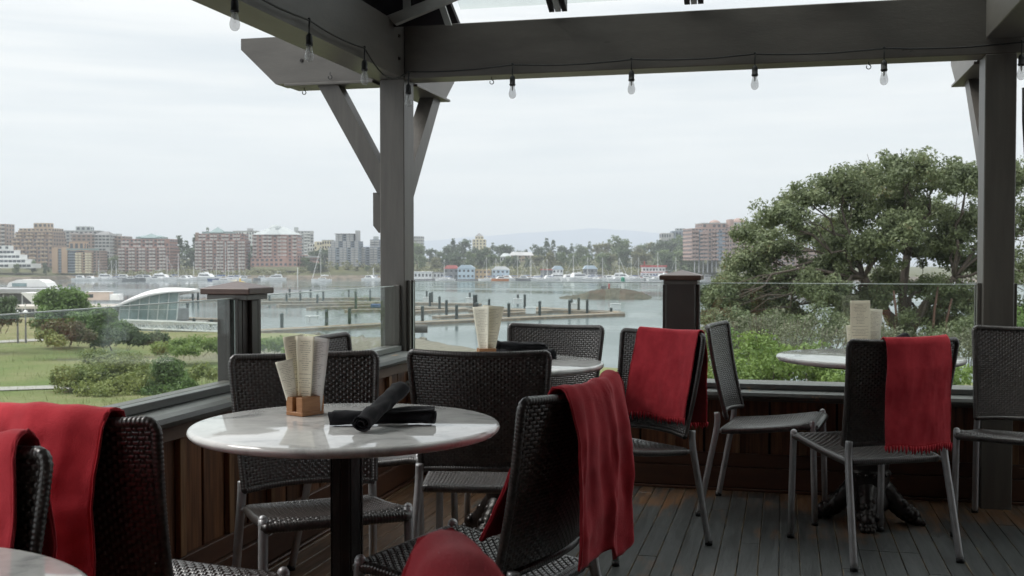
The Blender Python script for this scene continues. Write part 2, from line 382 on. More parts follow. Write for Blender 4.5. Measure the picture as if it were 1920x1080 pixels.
# printed menu: lines of small grey text on paper, from the sheet's UVs
def menu_mat(name, paper, ink, rows=34, seed=0.0):
    m, t, b = newmat(name)
    def N(k): return t.nodes.new(k)
    tc = N('ShaderNodeTexCoord'); sp = N('ShaderNodeSeparateXYZ'); t.links.new(tc.outputs['UV'], sp.inputs[0])
    def mt(op, a, b_=0.0, c=None):
        q = N('ShaderNodeMath'); q.operation = op
        for i, z in enumerate((a, b_) if c is None else (a, b_, c)):
            if isinstance(z, (int, float)): q.inputs[i].default_value = z
            else: t.links.new(z, q.inputs[i])
        return q.outputs[0]
    row = mt('FLOOR', mt('MULTIPLY', sp.outputs['Y'], rows)); fr = mt('FRACT', mt('MULTIPLY', sp.outputs['Y'], rows))
    band = mt('MULTIPLY', mt('GREATER_THAN', fr, .32), mt('LESS_THAN', fr, .68))
    wn_ = N('ShaderNodeTexWhiteNoise'); wn_.noise_dimensions = '1D'; t.links.new(mt('ADD', row, seed), wn_.inputs['W'])
    length = mt('MULTIPLY_ADD', wn_.outputs['Value'], .34, .1)       # half length of the line of text
    inside = mt('LESS_THAN', mt('ABSOLUTE', mt('SUBTRACT', sp.outputs['X'], .5)), length)
    cmb = N('ShaderNodeCombineXYZ'); t.links.new(mt('MULTIPLY', sp.outputs['X'], 60), cmb.inputs[0]); t.links.new(mt('MULTIPLY', row, 3.7), cmb.inputs[1])
    nz = N('ShaderNodeTexNoise'); nz.inputs['Scale'].default_value = 1.0; nz.inputs['Detail'].default_value = 1; t.links.new(cmb.outputs[0], nz.inputs['Vector'])
    word = mt('GREATER_THAN', nz.outputs['Fac'], .42)
    skip = mt('GREATER_THAN', wn_.outputs['Value'], .12)
    mrg = mt('MULTIPLY', mt('GREATER_THAN', sp.outputs['Y'], .05), mt('LESS_THAN', sp.outputs['Y'], .95))
    k = mt('MULTIPLY', mt('MULTIPLY', mt('MULTIPLY', band, inside), mt('MULTIPLY', word, skip)), mrg)
    mx = N('ShaderNodeMix'); mx.data_type = 'RGBA'; t.links.new(mt('MULTIPLY', k, .6), mx.inputs[0]); mx.inputs[6].default_value = (*paper, 1); mx.inputs[7].default_value = (*ink, 1)
    t.links.new(mx.outputs[2], b.inputs['Base Color']); b.inputs['Roughness'].default_value = .6
    return m
M['menu_cream'] = menu_mat('cream_printed_menu', (.78, .73, .58), (.22, .19, .14), 34, 3)
M['menu_white'] = menu_mat('white_printed_menu', (.82, .81, .79), (.25, .25, .26), 42, 11)
M['menu_ivory'] = menu_mat('ivory_printed_menu', (.80, .77, .65), (.25, .22, .17), 32, 23)
# =================================================================== ground, water, far shore, hills
WATER_Z = -11.0
M['ground'] = None
def shore_D(px): return float(np.interp(px, [-2000, 0, 120, 190, 400, 490, 700, 790, 870, 960, 1130, 1250, 1400, 4500], [262, 252, 235, 178, 172, 170, 158, 149, 137, 122, 108, 100, 95, 90]))
from mathutils import noise as mnoise
def ground_z(px, D):
    z = float(np.interp(D, [0, 12, 25, 60, 90, 135, 200, 300], [-4.2, -4.6, -5.6, -7.2, -8.0, -8.8, -9.9, -10.4]))
    lat = (px - 960) / FPX * D
    z += .25 * mnoise.noise(Vector((lat * .07, D * .05, 0))) * min(1, D / 30)
    s = shore_D(px) + 5 * mnoise.noise(Vector((lat * .12, 3, 1)))
    k = (s - D)
    if k < 14:
        z = min(z, -10.35 + .0) if k > 0 and z > -10.35 and k < 3 else z
        w = max(0.0, min(1.0, (14 - k) / 14)); z = z * (1 - w) + (-10.9) * w
        z += .5 * w * max(0, mnoise.noise(Vector((lat * .45, D * .35, 5)))) + .25 * w * mnoise.noise(Vector((lat * 1.3, D * 1.0, 2)))
    if k < 0: z += k * .12
    return z
def grid_surface(name, pxs, Dfun, nD, zf, mat):
    v = []; q = []
    for i, px in enumerate(pxs):
        for j in range(nD):
            D = Dfun(px, j / (nD - 1)); v.append(P(px, D, zf(px, D)))
    for i in range(len(pxs) - 1):
        for j in range(nD - 1):
            a = i * nD + j; q.append((a, a + nD, a + nD + 1, a + 1))
    return mobj(name, np_mesh(name, v, q, mat, True))

# lawn / soil / shore rock material, by noise and by height above the water
m, t, b = newmat('lawn_and_shore')
def N(k): return t.nodes.new(k)
geo = N('ShaderNodeNewGeometry')
def no(s, d, r=.6):
    n = N('ShaderNodeTexNoise'); n.inputs['Scale'].default_value = s; n.inputs['Detail'].default_value = d; n.inputs['Roughness'].default_value = r
    t.links.new(geo.outputs['Position'], n.inputs['Vector']); return n.outputs['Fac']
def rp(src, *st):
    c = N('ShaderNodeValToRGB'); e = c.color_ramp.elements
    e[0].position = st[0][0]; e[0].color = (*st[0][1], 1); e[1].position = st[-1][0]; e[1].color = (*st[-1][1], 1)
    for p_, c_ in st[1:-1]: x = e.new(p_); x.color = (*c_, 1)
    t.links.new(src, c.inputs[0]); return c.outputs[0]
def mixrgb(f, a, b_):
    x = N('ShaderNodeMix'); x.data_type = 'RGBA'; t.links.new(f, x.inputs[0]); t.links.new(a, x.inputs[6]); t.links.new(b_, x.inputs[7]); return x.outputs[2]
grass = rp(no(.055, 6, .62), (.34, (.13, .18, .062)), (.48, (.19, .21, .09)), (.60, (.27, .25, .14)))
fine = rp(no(2.6, 6, .7), (.3, (.72, .72, .72)), (.7, (1.15, 1.15, 1.15)))
ml = N('ShaderNodeMix'); ml.data_type = 'RGBA'; ml.blend_type = 'MULTIPLY'; ml.inputs[0].default_value = 1; t.links.new(grass, ml.inputs[6]); t.links.new(fine, ml.inputs[7])
dry = rp(no(.25, 6, .65), (.35, (.20, .19, .09)), (.65, (.30, .27, .16)))
rock = rp(no(1.3, 8, .7), (.3, (.09, .085, .07)), (.5, (.2, .185, .15)), (.7, (.3, .28, .24)))
sp = N('ShaderNodeSeparateXYZ'); t.links.new(geo.outputs['Position'], sp.inputs[0])
def mr_(src, a, c):
    r = N('ShaderNodeMapRange'); r.inputs['From Min'].default_value = a; r.inputs['From Max'].default_value = c; t.links.new(src, r.inputs['Value']); return r.outputs[0]
ma = N('ShaderNodeMath'); ma.operation = 'MULTIPLY_ADD'; t.links.new(no(.3, 5), ma.inputs[0]); ma.inputs[1].default_value = 1.6; t.links.new(sp.outputs['Z'], ma.inputs[2])
g1 = mixrgb(mr_(ma.outputs[0], -8.1, -8.6), ml.outputs[2], dry)
g2 = mixrgb(mr_(ma.outputs[0], -9.2, -9.6), g1, rock)
vl = N('ShaderNodeVectorMath'); vl.operation = 'LENGTH'; t.links.new(geo.outputs['Position'], vl.inputs[0])
mm = N('ShaderNodeMath'); mm.operation = 'MULTIPLY'; t.links.new(mr_(sp.outputs['X'], -62, -52), mm.inputs[0]); t.links.new(mr_(vl.outputs['Value'], 98, 112), mm.inputs[1])
g2 = mixrgb(mm.outputs[0], g2, rock)                          # bare rock on the point beyond the lawn
bark = rp(no(3, 6), (.3, (.03, .024, .018)), (.7, (.07, .055, .04)))  # dark tone added to absorb bounce light near the deck
g2 = mixrgb(mr_(vl.outputs['Value'], 34, 24), g2, bark)      # unseen near ground darkened to cut green bounce onto the beams
t.links.new(g2, b.inputs['Base Color']); b.inputs['Roughness'].default_value = .95; b.inputs['Specular IOR Level'].default_value = .1
bp = N('ShaderNodeBump'); bp.inputs['Strength'].default_value = .6; bp.inputs['Distance'].default_value = .12; t.links.new(no(4, 6, .7), bp.inputs['Height']); t.links.new(bp.outputs[0], b.inputs['Normal'])
M['ground'] = m
pxs = list(np.linspace(-1900, -120, 40)) + list(np.linspace(-100, 1350, 190)) + list(np.linspace(1370, 4300, 60))
g = grid_surface('ground', pxs, lambda px, s: 3.0 * ((shore_D(px) + 40) / 3.0) ** (s ** .75), 110, ground_z, M['ground'])
tag(g, 'grassy slope with dry patches running down to a rocky shore', kind='structure')

# water: one sheet out past the far shore
m, t, b = newmat('harbour_water')
b.inputs['Base Color'].default_value = (.10, .13, .135, 1); b.inputs['Roughness'].default_value = .06; b.inputs['IOR'].default_value = 1.333
geo = t.nodes.new('ShaderNodeNewGeometry')
mp = t.nodes.new('ShaderNodeMapping'); mp.inputs['Rotation'].default_value = (0, 0, YAW); mp.inputs['Scale'].default_value = (.45, 1.0, 1)
t.links.new(geo.outputs['Position'], mp.inputs[0])
n1 = t.nodes.new('ShaderNodeTexNoise'); n1.inputs['Scale'].default_value = 1.1; n1.inputs['Detail'].default_value = 4
n2 = t.nodes.new('ShaderNodeTexNoise'); n2.inputs['Scale'].default_value = .012; n2.inputs['Detail'].default_value = 4; n2.inputs['Distortion'].default_value = 1.0
t.links.new(mp.outputs[0], n1.inputs['Vector'])
mp2 = t.nodes.new('ShaderNodeMapping'); mp2.inputs['Rotation'].default_value = (0, 0, YAW * .8); mp2.inputs['Scale'].default_value = (.35, 1.6, 1)
t.links.new(geo.outputs['Position'], mp2.inputs[0]); t.links.new(mp2.outputs[0], n2.inputs['Vector'])
mr = t.nodes.new('ShaderNodeMapRange'); mr.inputs['From Min'].default_value = .4; mr.inputs['From Max'].default_value = .62; mr.inputs['To Min'].default_value = .04; mr.inputs['To Max'].default_value = .13
t.links.new(n2.outputs['Fac'], mr.inputs['Value'])
bp = t.nodes.new('ShaderNodeBump'); bp.inputs['Distance'].default_value = .18
t.links.new(mr.outputs[0], bp.inputs['Strength']); t.links.new(n1.outputs['Fac'], bp.inputs['Height']); t.links.new(bp.outputs[0], b.inputs['Normal'])
mr3 = t.nodes.new('ShaderNodeMapRange'); mr3.inputs['From Min'].default_value = .4; mr3.inputs['From Max'].default_value = .62; mr3.inputs['To Min'].default_value = .05; mr3.inputs['To Max'].default_value = .2
t.links.new(n2.outputs['Fac'], mr3.inputs['Value']); t.links.new(mr3.outputs[0], b.inputs['Roughness'])
M['water'] = m
pts = [P(-2600, 12, WATER_Z), P(4600, 12, WATER_Z), P(4600, 4900, WATER_Z), P(-2600, 4900, WATER_Z)]
w = mobj('water', np_mesh('water', [W(-6400, 20, WATER_Z), W(6400, 20, WATER_Z), W(6400, 9000, WATER_Z), W(-6400, 9000, WATER_Z)], [(0, 1, 2, 3)], M['water']))
tag(w, 'calm pale grey harbour water', kind='structure')

M['farland'] = nmat('far_shore_ground', (.13, .13, .06), (.07, .075, .045), .95, .04, detail=7, spec=.1)
M['farrock'] = nmat('far_shore_rock', (.2, .17, .13), (.09, .08, .065), .9, .25, detail=7, spec=.1)
def far_edge(px): return float(np.interp(px, [-900, 60, 130, 400, 560, 1300, 1500, 2900], [560, 600, 650, 652, 655, 652, 610, 560]))
def far_z(px, D):
    k = D - far_edge(px)
    n = mnoise.noise(Vector((px * .013, D * .01, 0)))
    hump = 0.0
    if 655 < px < 760 or 560 < px < 720: hump = 5.0 * max(0, 1 - abs(k - 22) / 22) * (.7 + .5 * n)
    up = float(np.interp(px, [1380, 1460], [1, 0]))
    z = np.interp(k, [-6, 0, 4, 30, 90, 260, 900], [-12.5, -11.1, -8.9, -8.0 * up - 9.2 * (1 - up), -5.0 * up - 9.2 * (1 - up), .5 * up - 9.2 * (1 - up), 2.0 * up - 9.2 * (1 - up)]) + n * 1.0 * min(1, max(0, k) / 20) + hump
    return float(z)
pxs = list(np.linspace(-1800, 3600, 230))
g = grid_surface('far_shore', pxs, lambda px, s: far_edge(px) - 6 + 900 * s ** 2.2, 40, far_z, M['farland']); tag(g, 'green far shore behind the moored boats', kind='structure')
# stone seawall strip along the far shore
v = []; q = []
for i, px in enumerate(np.linspace(-300, 2100, 240)):
    e = far_edge(px); j = 1.2 * mnoise.noise(Vector((px * .05, 0, 0)))
    v += [P(px, e - 3 + j, -11.6), P(px, e - 1.2 + j, -9.9 + .5 * mnoise.noise(Vector((px * .09, 1, 0)))), P(px, e + 3, -8.5 + .4 * mnoise.noise(Vector((px * .11, 4, 0))))]
for i in range(239):
    for k in (0, 1): a = i * 3 + k; q.append((a, a + 3, a + 4, a + 1))
tag(mobj('seawall', np_mesh('seawall', v, q, M['farrock'], False)), 'brown stone bank at the foot of the far shore', kind='structure')

# hills behind the far trees, haze blue put into their colour
M['hill'] = nmat('far_hill_haze_tint', (.10, .20, .36), (.08, .16, .30), 1, .002, spec=0)
def hill(name, D, prof, depth, label):
    v = []; q = []; pxs = np.linspace(prof[0][0], prof[-1][0], 120)
    for px in pxs:
        y = np.interp(px, [p[0] for p in prof], [p[1] for p in prof]) + 1.6 * mnoise.noise(Vector((px * .02, D, 0)))
        top = CAMZ + (HOR - y) * D / FPX
        v += [P(px, D - depth * .6, -12), P(px, D - depth * .25, top * .55), P(px, D, top), P(px, D + depth, -12)]
    for i in range(len(pxs) - 1):
        for k in range(3): a = i * 4 + k; q.append((a, a + 4, a + 5, a + 1))
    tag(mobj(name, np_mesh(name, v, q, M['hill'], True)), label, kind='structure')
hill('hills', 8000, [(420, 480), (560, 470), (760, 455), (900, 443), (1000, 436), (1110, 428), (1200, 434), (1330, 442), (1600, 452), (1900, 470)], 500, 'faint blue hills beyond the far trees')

# =================================================================== foliage builders
def leafmat(name, c1, c2, scale=1.2, transl=.3, c3=None, fine=9):
    m = bpy.data.materials.new(name); m.use_nodes = True; t = m.node_tree; b = t.nodes['Principled BSDF']; o = t.nodes['Material Output']
    tc = t.nodes.new('ShaderNodeTexCoord'); nz = t.nodes.new('ShaderNodeTexNoise'); nz.inputs['Scale'].default_value = scale; nz.inputs['Detail'].default_value = 3
    nz2 = t.nodes.new('ShaderNodeTexNoise'); nz2.inputs['Scale'].default_value = scale * fine; nz2.inputs['Detail'].default_value = 2
    t.links.new(tc.outputs['Object'], nz.inputs['Vector']); t.links.new(tc.outputs['Object'], nz2.inputs['Vector'])
    mx0 = t.nodes.new('ShaderNodeMix'); mx0.data_type = 'FLOAT'; mx0.inputs[0].default_value = .5
    t.links.new(nz.outputs['Fac'], mx0.inputs[2]); t.links.new(nz2.outputs['Fac'], mx0.inputs[3])
    cr = t.nodes.new('ShaderNodeValToRGB'); e = cr.color_ramp.elements; e[0].position = .36; e[0].color = (*c2, 1); e[1].position = .6; e[1].color = (*c1, 1)
    if c3: x = e.new(.70); x.color = (*c3, 1)
    t.links.new(mx0.outputs[0], cr.inputs[0]); t.links.new(cr.outputs[0], b.inputs['Base Color'])
    b.inputs['Roughness'].default_value = .5; b.inputs['Specular IOR Level'].default_value = .35
    tr = t.nodes.new('ShaderNodeBsdfTranslucent'); t.links.new(cr.outputs[0], tr.inputs['Color'])
    mx = t.nodes.new('ShaderNodeMixShader'); mx.inputs[0].default_value = transl
    t.links.new(b.outputs[0], mx.inputs[1]); t.links.new(tr.outputs[0], mx.inputs[2]); t.links.new(mx.outputs[0], o.inputs[0])
    return m
M['leaf_oak'] = leafmat('olive_oak_leaf', (.215, .255, .13), (.095, .125, .062), 1.0, .3, (.20, .13, .06))
M['leaf_bright'] = leafmat('bright_green_leaf', (.27, .36, .10), (.12, .19, .05), 1.3, .35)
M['leaf_grey'] = leafmat('grey_green_leaf', (.25, .26, .17), (.13, .145, .09), 1.2, .3)
M['leaf_mid'] = leafmat('mid_green_leaf', (.17, .27, .075), (.07, .115, .04), .5, .3)
M['leaf_yellow'] = leafmat('yellow_green_leaf', (.30, .33, .11), (.13, .18, .055), .4, .3)
M['leaf_red'] = leafmat('reddish_leaf', (.15, .10, .07), (.14, .18, .07), .5, .25)
M['leaf_dark'] = leafmat('dark_green_leaf', (.11, .16, .07), (.05, .08, .035), .4, .25)
M['leaf_far1'] = leafmat('far_green_crown', (.20, .26, .11), (.09, .13, .06), .25, .2)
M['leaf_far2'] = leafmat('far_dark_crown', (.11, .16, .08), (.055, .085, .045), .25, .2)
M['leaf_far3'] = leafmat('far_olive_crown', (.26, .26, .13), (.13, .14, .07), .25, .2)
M['bark'] = nmat('grey_brown_bark', (.13, .105, .085), (.06, .05, .042), .9, 6, (3, 3, .6), .6, 14)
M['barkred'] = nmat('peeling_red_bark', (.17, .085, .06), (.10, .06, .045), .7, 6, (3, 3, .6), .4, 14)

def leaves(centers, n, spread, size, r, flat=1.0, aspect=.55, up=.35):
    """n leaves around every centre; diamond leaves with random lean"""
    c = np.repeat(np.asarray(centers, float), n, axis=0); K = len(c)
    d = r.normal(size=(K, 3)); d /= np.linalg.norm(d, axis=1)[:, None]
    sp = np.repeat(np.asarray(spread, float) if np.ndim(spread) else np.full(len(centers), spread), n)
    rad = sp * r.uniform(.15, 1, K) ** .5
    off = d * rad[:, None]; off[:, 2] *= flat
    p = c + off
    nrm = d * .8 + r.normal(size=(K, 3)) * .6; nrm[:, 2] += up; nrm /= np.linalg.norm(nrm, axis=1)[:, None]
    a = np.cross(nrm, r.normal(size=(K, 3))); a /= np.linalg.norm(a, axis=1)[:, None]; b = np.cross(nrm, a)
    s = size * r.uniform(.6, 1.3, K)[:, None]
    v = np.stack([p - a * s * .5, p + b * s * aspect * .5 + nrm * s * .08, p + a * s * .5, p - b * s * aspect * .5 + nrm * s * .08], 1)
    return v.reshape(-1, 3)
def leaf_mesh(name, v, mat):
    return np_mesh(name, v, np.arange(len(v)).reshape(-1, 4), mat)
def lobe_clumps(lobes, per, r, shell=.55):
    out_ = []
    for (x, y, z, rx, ry, rz) in lobes:
        for _ in range(per):
            d = r.normal(size=3); d /= np.linalg.norm(d); d[2] = d[2] if d[2] > -.5 else -d[2] * .4
            k = r.uniform(shell, 1.0)
            out_.append((x + d[0] * rx * k, y + d[1] * ry * k, z + d[2] * rz * k))
    return out_
def limb(mb, a, b, r0, r1, sag=.0, jit=.1, seg=6, n=6):
    a, b = Vector(a), Vector(b); L_ = (b - a).length; pts = []; rs = []
    for i in range(n + 1):
        s = i / n; p = a.lerp(b, s); w_ = math.sin(PI * s)
        p += Vector((random.uniform(-1, 1), random.uniform(-1, 1), random.uniform(-1, 1))) * jit * L_ * w_ * .35
        p.z += sag * L_ * w_; pts.append(p); rs.append(r0 + (r1 - r0) * s)
    mb.tube(pts, rs, seg); return pts

# ---- big spreading oak beyond the front parapet
TD = 34.0
def TP(px, py, dD=0.0):
    D = TD + dD; x, y, _ = P(px, D); return Vector((x, y, CAMZ + (HOR - py) * D / FPX))
lobes_px = [(1700, 322, 52), (1640, 335, 52), (1762, 338, 50), (1812, 345, 46), (1572, 352, 48), (1515, 378, 46), (1462, 412, 44), (1418, 448, 42), (1398, 498, 44),
            (1378, 540, 42), (1452, 474, 50), (1520, 445, 54), (1592, 425, 56), (1662, 400, 58), (1742, 405, 54), (1815, 420, 54), (1556, 500, 48), (1484, 540, 48),
            (1640, 480, 46), (1748, 480, 46), (1824, 498, 50), (1560, 556, 38), (1640, 560, 34), (1410, 588, 36), (1352, 592, 30), (1868, 372, 52), (1912, 335, 50),
            (1940, 420, 60), (1925, 510, 56), (1800, 565, 42), (1884, 590, 46), (1600, 370, 44), (1690, 365, 44), (1350, 560, 24), (1735, 600, 30), (1830, 620, 36), (1680, 440, 46), (1490, 600, 34), (1740, 540, 34), (1380, 570, 40), (1430, 540, 44), (1540, 545, 44), (1600, 590, 36), (1460, 580, 40), (1360, 610, 32), (1340, 560, 26), (1700, 430, 46), (1780, 455, 46), (1580, 465, 48), (1665, 530, 34), (1790, 620, 34), (1690, 640, 26)]
root = TP(1692, 800); root.z = -6.2
oak = empty('oak_tree', root, 0, 'large spreading olive green oak reaching past the right side post', 'tree')
crown_c = []; lob_w = []
r_ = np.random.default_rng(3)
for i, (px, py, rp_) in enumerate(lobes_px):
    c = TP(px, py, r_.uniform(-2.6, 2.6)) - root; R = rp_ * 1.12 * TD / FPX
    lob_w.append((c, R)); crown_c += lobe_clumps([(c.x, c.y, c.z, R, R, R * .82)], 38, r_, .35)
v = leaves(crown_c, 105, r_.uniform(.2, .38, len(crown_c)), .108, r_, .75)
mobj('crown', leaf_mesh('crown', v, M['leaf_oak']), oak)
tb = MB(); tb2 = MB()
f1 = TP(1692, 640) - root; f2 = TP(1700, 560, .3) - root; f3 = TP(1745, 560, -1) - root; f4 = TP(1650, 560, 1) - root
limb(tb, (0, 0, -.3), f1, .30, .24, 0, .05, 9, 8)
forks = []
for f, rr in ((f2, .17), (f3, .13), (f4, .13), (TP(1700, 480) - root, .12), (TP(1620, 520, -1) - root, .10), (TP(1790, 520, -1.5) - root, .10)):
    limb(tb, f1, f, .2 if rr > .14 else .15, rr, .03, .10, 8, 6); forks.append(f)
for c, R in lob_w:
    f = min(forks, key=lambda q: (q - c).length + (.8 if q.z > c.z else 0)); pts = limb(tb, f, c, .055, .02, .06, .22, 6, 7)
    for _ in range(4):
        d = Vector(r_.normal(size=3)); d.normalize(); limb(tb, pts[r_.integers(3, 7)], c + d * R * .85, .018, .006, .05, .2, 4, 4)
tb.build('trunk', M['bark'], oak, True)
# a second reddish-barked tree standing among its stems
b2 = TP(1712, 800, -2.0); b2.z = -6.0
madr = empty('arbutus_tree', b2, 0, 'slim red barked tree with several bare stems below the oak crown', 'tree')
for (px, py) in ((1760, 535), (1785, 560), (1676, 545), (1640, 590)):
    limb(tb2, (0, 0, -.2), TP(px, py, -2) - b2, .08, .03, .0, .08, 7, 9)
tb2.build('trunk', M['barkred'], madr, True)
cc = []
for (px, py, R) in ((1770, 545, .6), (1700, 600, .5), (1745, 635, .6), (1560, 560, .45), (1810, 610, .6), (1640, 620, .5)):
    c = TP(px, py, -2) - b2; cc += lobe_clumps([(c.x, c.y, c.z, R, R, R * .7)], 12, r_, .3)
mobj('crown', leaf_mesh('crown', leaves(cc, 70, .26, .08, r_, .7), M['leaf_oak']), madr)

def shrub(name, label, lobes, per, n, size, spread, mat, seed, cat='shrub', stems=8, group=None, barkm='bark'):
    """lobes in world coordinates; root at ground under the first"""
    r = np.random.default_rng(seed); x0, y0 = lobes[0][0], lobes[0][1]; zb = min(l[2] - l[5] for l in lobes)
    rt = empty(name, (x0, y0, zb), 0, label, cat, group)
    loc = [(x - x0, y - y0, z - zb, a, b_, c) for (x, y, z, a, b_, c) in lobes]
    cl = lobe_clumps(loc, per, r, .4)
    mobj('foliage', leaf_mesh('foliage', leaves(cl, n, spread, size, r, .8), mat), rt)
    for i in range(stems):
        mb = MB(); k = loc[i % len(loc)]; d = Vector(r.normal(size=3)) * .4
        limb(mb, (k[0] * .7 + d.x * k[3] * .2, k[1] * .7 + d.y * k[4] * .2, -.2), (k[0] + d.x * k[3], k[1] + d.y * k[4], k[2] + k[5] * .55), max(.02, k[5] * .03), max(.006, k[5] * .008), 0, .15, 5, 5)
        mb.build('stem', M[barkm], rt, True)
    return rt
def PL(px, py, D, R, ry=None, rz=None):
    x, y, _ = P(px, D); return (x, y, CAMZ + (HOR - py) * D / FPX, R, ry or R, rz or R * .75)
# bright shrubs right below the front parapet and a twiggy grey one behind them
shrub('green_shrub', 'bright green leafy shrub below the glass, left of the right table', [PL(1440, 712, 17, .75), PL(1385, 720, 17.5, .65), PL(1500, 690, 17, .6), PL(1420, 668, 18, .5), PL(1560, 715, 17, .7)], 26, 70, .07, .20, M['leaf_bright'], 11, stems=14)
shrub('green_shrub', 'bright green shrub seen under the edge of the right marble tabletop', [PL(1650, 722, 16, .7), PL(1720, 700, 17, .6), PL(1600, 745, 16, .6), PL(1780, 720, 17, .6)], 20, 70, .07, .20, M['leaf_bright'], 12, stems=10)
shrub('green_shrub', 'low green shrub at the foot of the short front post', [PL(1335, 660, 21, .55), PL(1330, 720, 20, .7), PL(1300, 690, 22, .4)], 20, 60, .08, .2, M['leaf_mid'], 13, stems=8)
shrub('twiggy_shrub', 'greyish sparse shrub with bare twigs under the left of the oak', [PL(1430, 618, 24, .7), PL(1370, 622, 24, .55), PL(1500, 625, 25, .75), PL(1580, 640, 25, .7), PL(1450, 655, 24, .7)], 15, 34, .07, .24, M['leaf_grey'], 14, stems=46, barkm='bark')
shrub('green_shrub', 'rounded grey green shrub behind the menu cards of the right table', [PL(1640, 640, 26, .9, 1.0, .5), PL(1700, 655, 26, .8, .9, .5), PL(1760, 660, 25, .7), PL(1820, 660, 25, .8)], 16, 55, .08, .24, M['leaf_grey'], 15, stems=14)
shrub('green_shrub', 'leafy shrub right of the tall right post', [PL(1915, 640, 18, .6), PL(1960, 600, 20, .8), PL(1900, 700, 18, .5)], 20, 60, .08, .22, M['leaf_mid'], 16, stems=8)

shrub('green_shrub', 'olive bushes filling the gap under the left boughs of the oak', [PL(1360, 600, 29, .7), PL(1410, 620, 29, .8), PL(1470, 612, 30, .8), PL(1540, 618, 30, .85), PL(1600, 628, 30, .8), PL(1380, 650, 28, .7), PL(1500, 655, 28, .8)], 26, 60, .09, .28, M['leaf_oak'], 17, stems=12)
shrub('green_shrub', 'olive bushes under the right boughs of the oak, beside the tall post', [PL(1790, 640, 29, .8), PL(1840, 620, 29, .8), PL(1740, 660, 28, .6)], 24, 60, .09, .28, M['leaf_oak'], 18, stems=8)
# ---- lawn trees and bushes on the left
def GZ(px, D): return ground_z(px, D)
def bush(name, label, D, els, per, n, size, spread, mat, seed, cat='bush', stems=8):
    return shrub(name, label, [PL(px, py, D + dd, w / FPX * D, w / FPX * D, h / FPX * D) for (px, py, w, h, dd) in els], per, n, size, spread, mat, seed, cat, stems)
bush('round_tree', 'rounded dark green tree standing beside the white terminal roof', 118, [(117, 568, 40, 34, 0), (100, 596, 36, 32, -1), (140, 596, 32, 32, 1), (118, 620, 46, 24, 0), (92, 566, 24, 22, 0), (138, 566, 26, 24, 0), (120, 590, 40, 30, 0)], 44, 80, .34, .8, M['leaf_mid'], 21, 'tree', 7)
bush('round_tree', 'dark green tree cut by the left edge, before the terminal', 112, [(-10, 578, 36, 34, 0), (12, 595, 20, 22, 0), (-30, 600, 34, 22, 0)], 26, 60, .34, .7, M['leaf_dark'], 22, 'tree', 6)
bush('green_bush', 'dense green bush right of the rounded tree', 112, [(195, 596, 26, 26, 0), (220, 620, 26, 26, -1), (180, 620, 26, 22, 1), (150, 600, 26, 14, 2)], 26, 60, .34, .7, M['leaf_mid'], 23)
bush('green_bush', 'darker bush at the right end of the clump near the gangway', 108, [(212, 632, 30, 22, 0), (248, 634, 18, 16, 0), (190, 640, 22, 14, -1)], 26, 60, .3, .6, M['leaf_dark'], 24)
bush('reddish_bush', 'reddish brown leaved bush in the middle of the lawn clump', 104, [(128, 622, 32, 17, 0), (100, 618, 24, 16, 0), (152, 632, 22, 14, 0)], 26, 60, .3, .6, M['leaf_red'], 25)
bush('green_bush', 'yellowish bush left of the reddish one', 103, [(88, 630, 18, 14, 0), (104, 640, 16, 8, -1)], 22, 60, .28, .5, M['leaf_yellow'], 26)
bush('green_bush', 'small dark bush by the post at the lawn edge', 108, [(285, 636, 15, 14, 0), (304, 638, 9, 10, 0), (262, 640, 14, 9, 0)], 22, 50, .28, .5, M['leaf_dark'], 27)
bush('low_hedge', 'bright green low hedge left of the short capped post', 96, [(330, 650, 28, 13, 0), (368, 646, 30, 13, 2), (398, 650, 26, 13, 0), (350, 658, 30, 10, -2), (300, 655, 16, 10, 0)], 26, 55, .24, .55, M['leaf_bright'], 28, 'hedge')
bush('low_hedge', 'bright green low hedge right of the short capped post', 98, [(500, 648, 22, 13, 0), (528, 648, 16, 13, 0), (475, 650, 26, 12, 2), (545, 656, 18, 9, -1)], 26, 55, .24, .55, M['leaf_bright'], 29, 'hedge')
bush('large_bush', 'large yellow green bush on the lawn behind the left parapet', 72, [(200, 700, 52, 34, 0), (150, 715, 42, 30, -1), (240, 700, 44, 36, 1), (200, 735, 62, 24, -3), (265, 725, 40, 34, -2), (120, 712, 24, 22, 0), (180, 675, 30, 16, 2)], 48, 60, .20, .52, M['leaf_yellow'], 30, stems=14)
bush('large_bush', 'deep green bush at the right end of the large lawn bush', 70, [(320, 712, 40, 36, 0), (342, 735, 30, 28, -1), (290, 740, 34, 28, -1), (312, 690, 26, 16, 0)], 44, 60, .20, .48, M['leaf_mid'], 31, stems=10)
bush('green_bush', 'small sparse bush below the short capped post', 60, [(385, 700, 26, 16, 0), (400, 735, 22, 16, 0)], 20, 40, .2, .4, M['leaf_yellow'], 32)

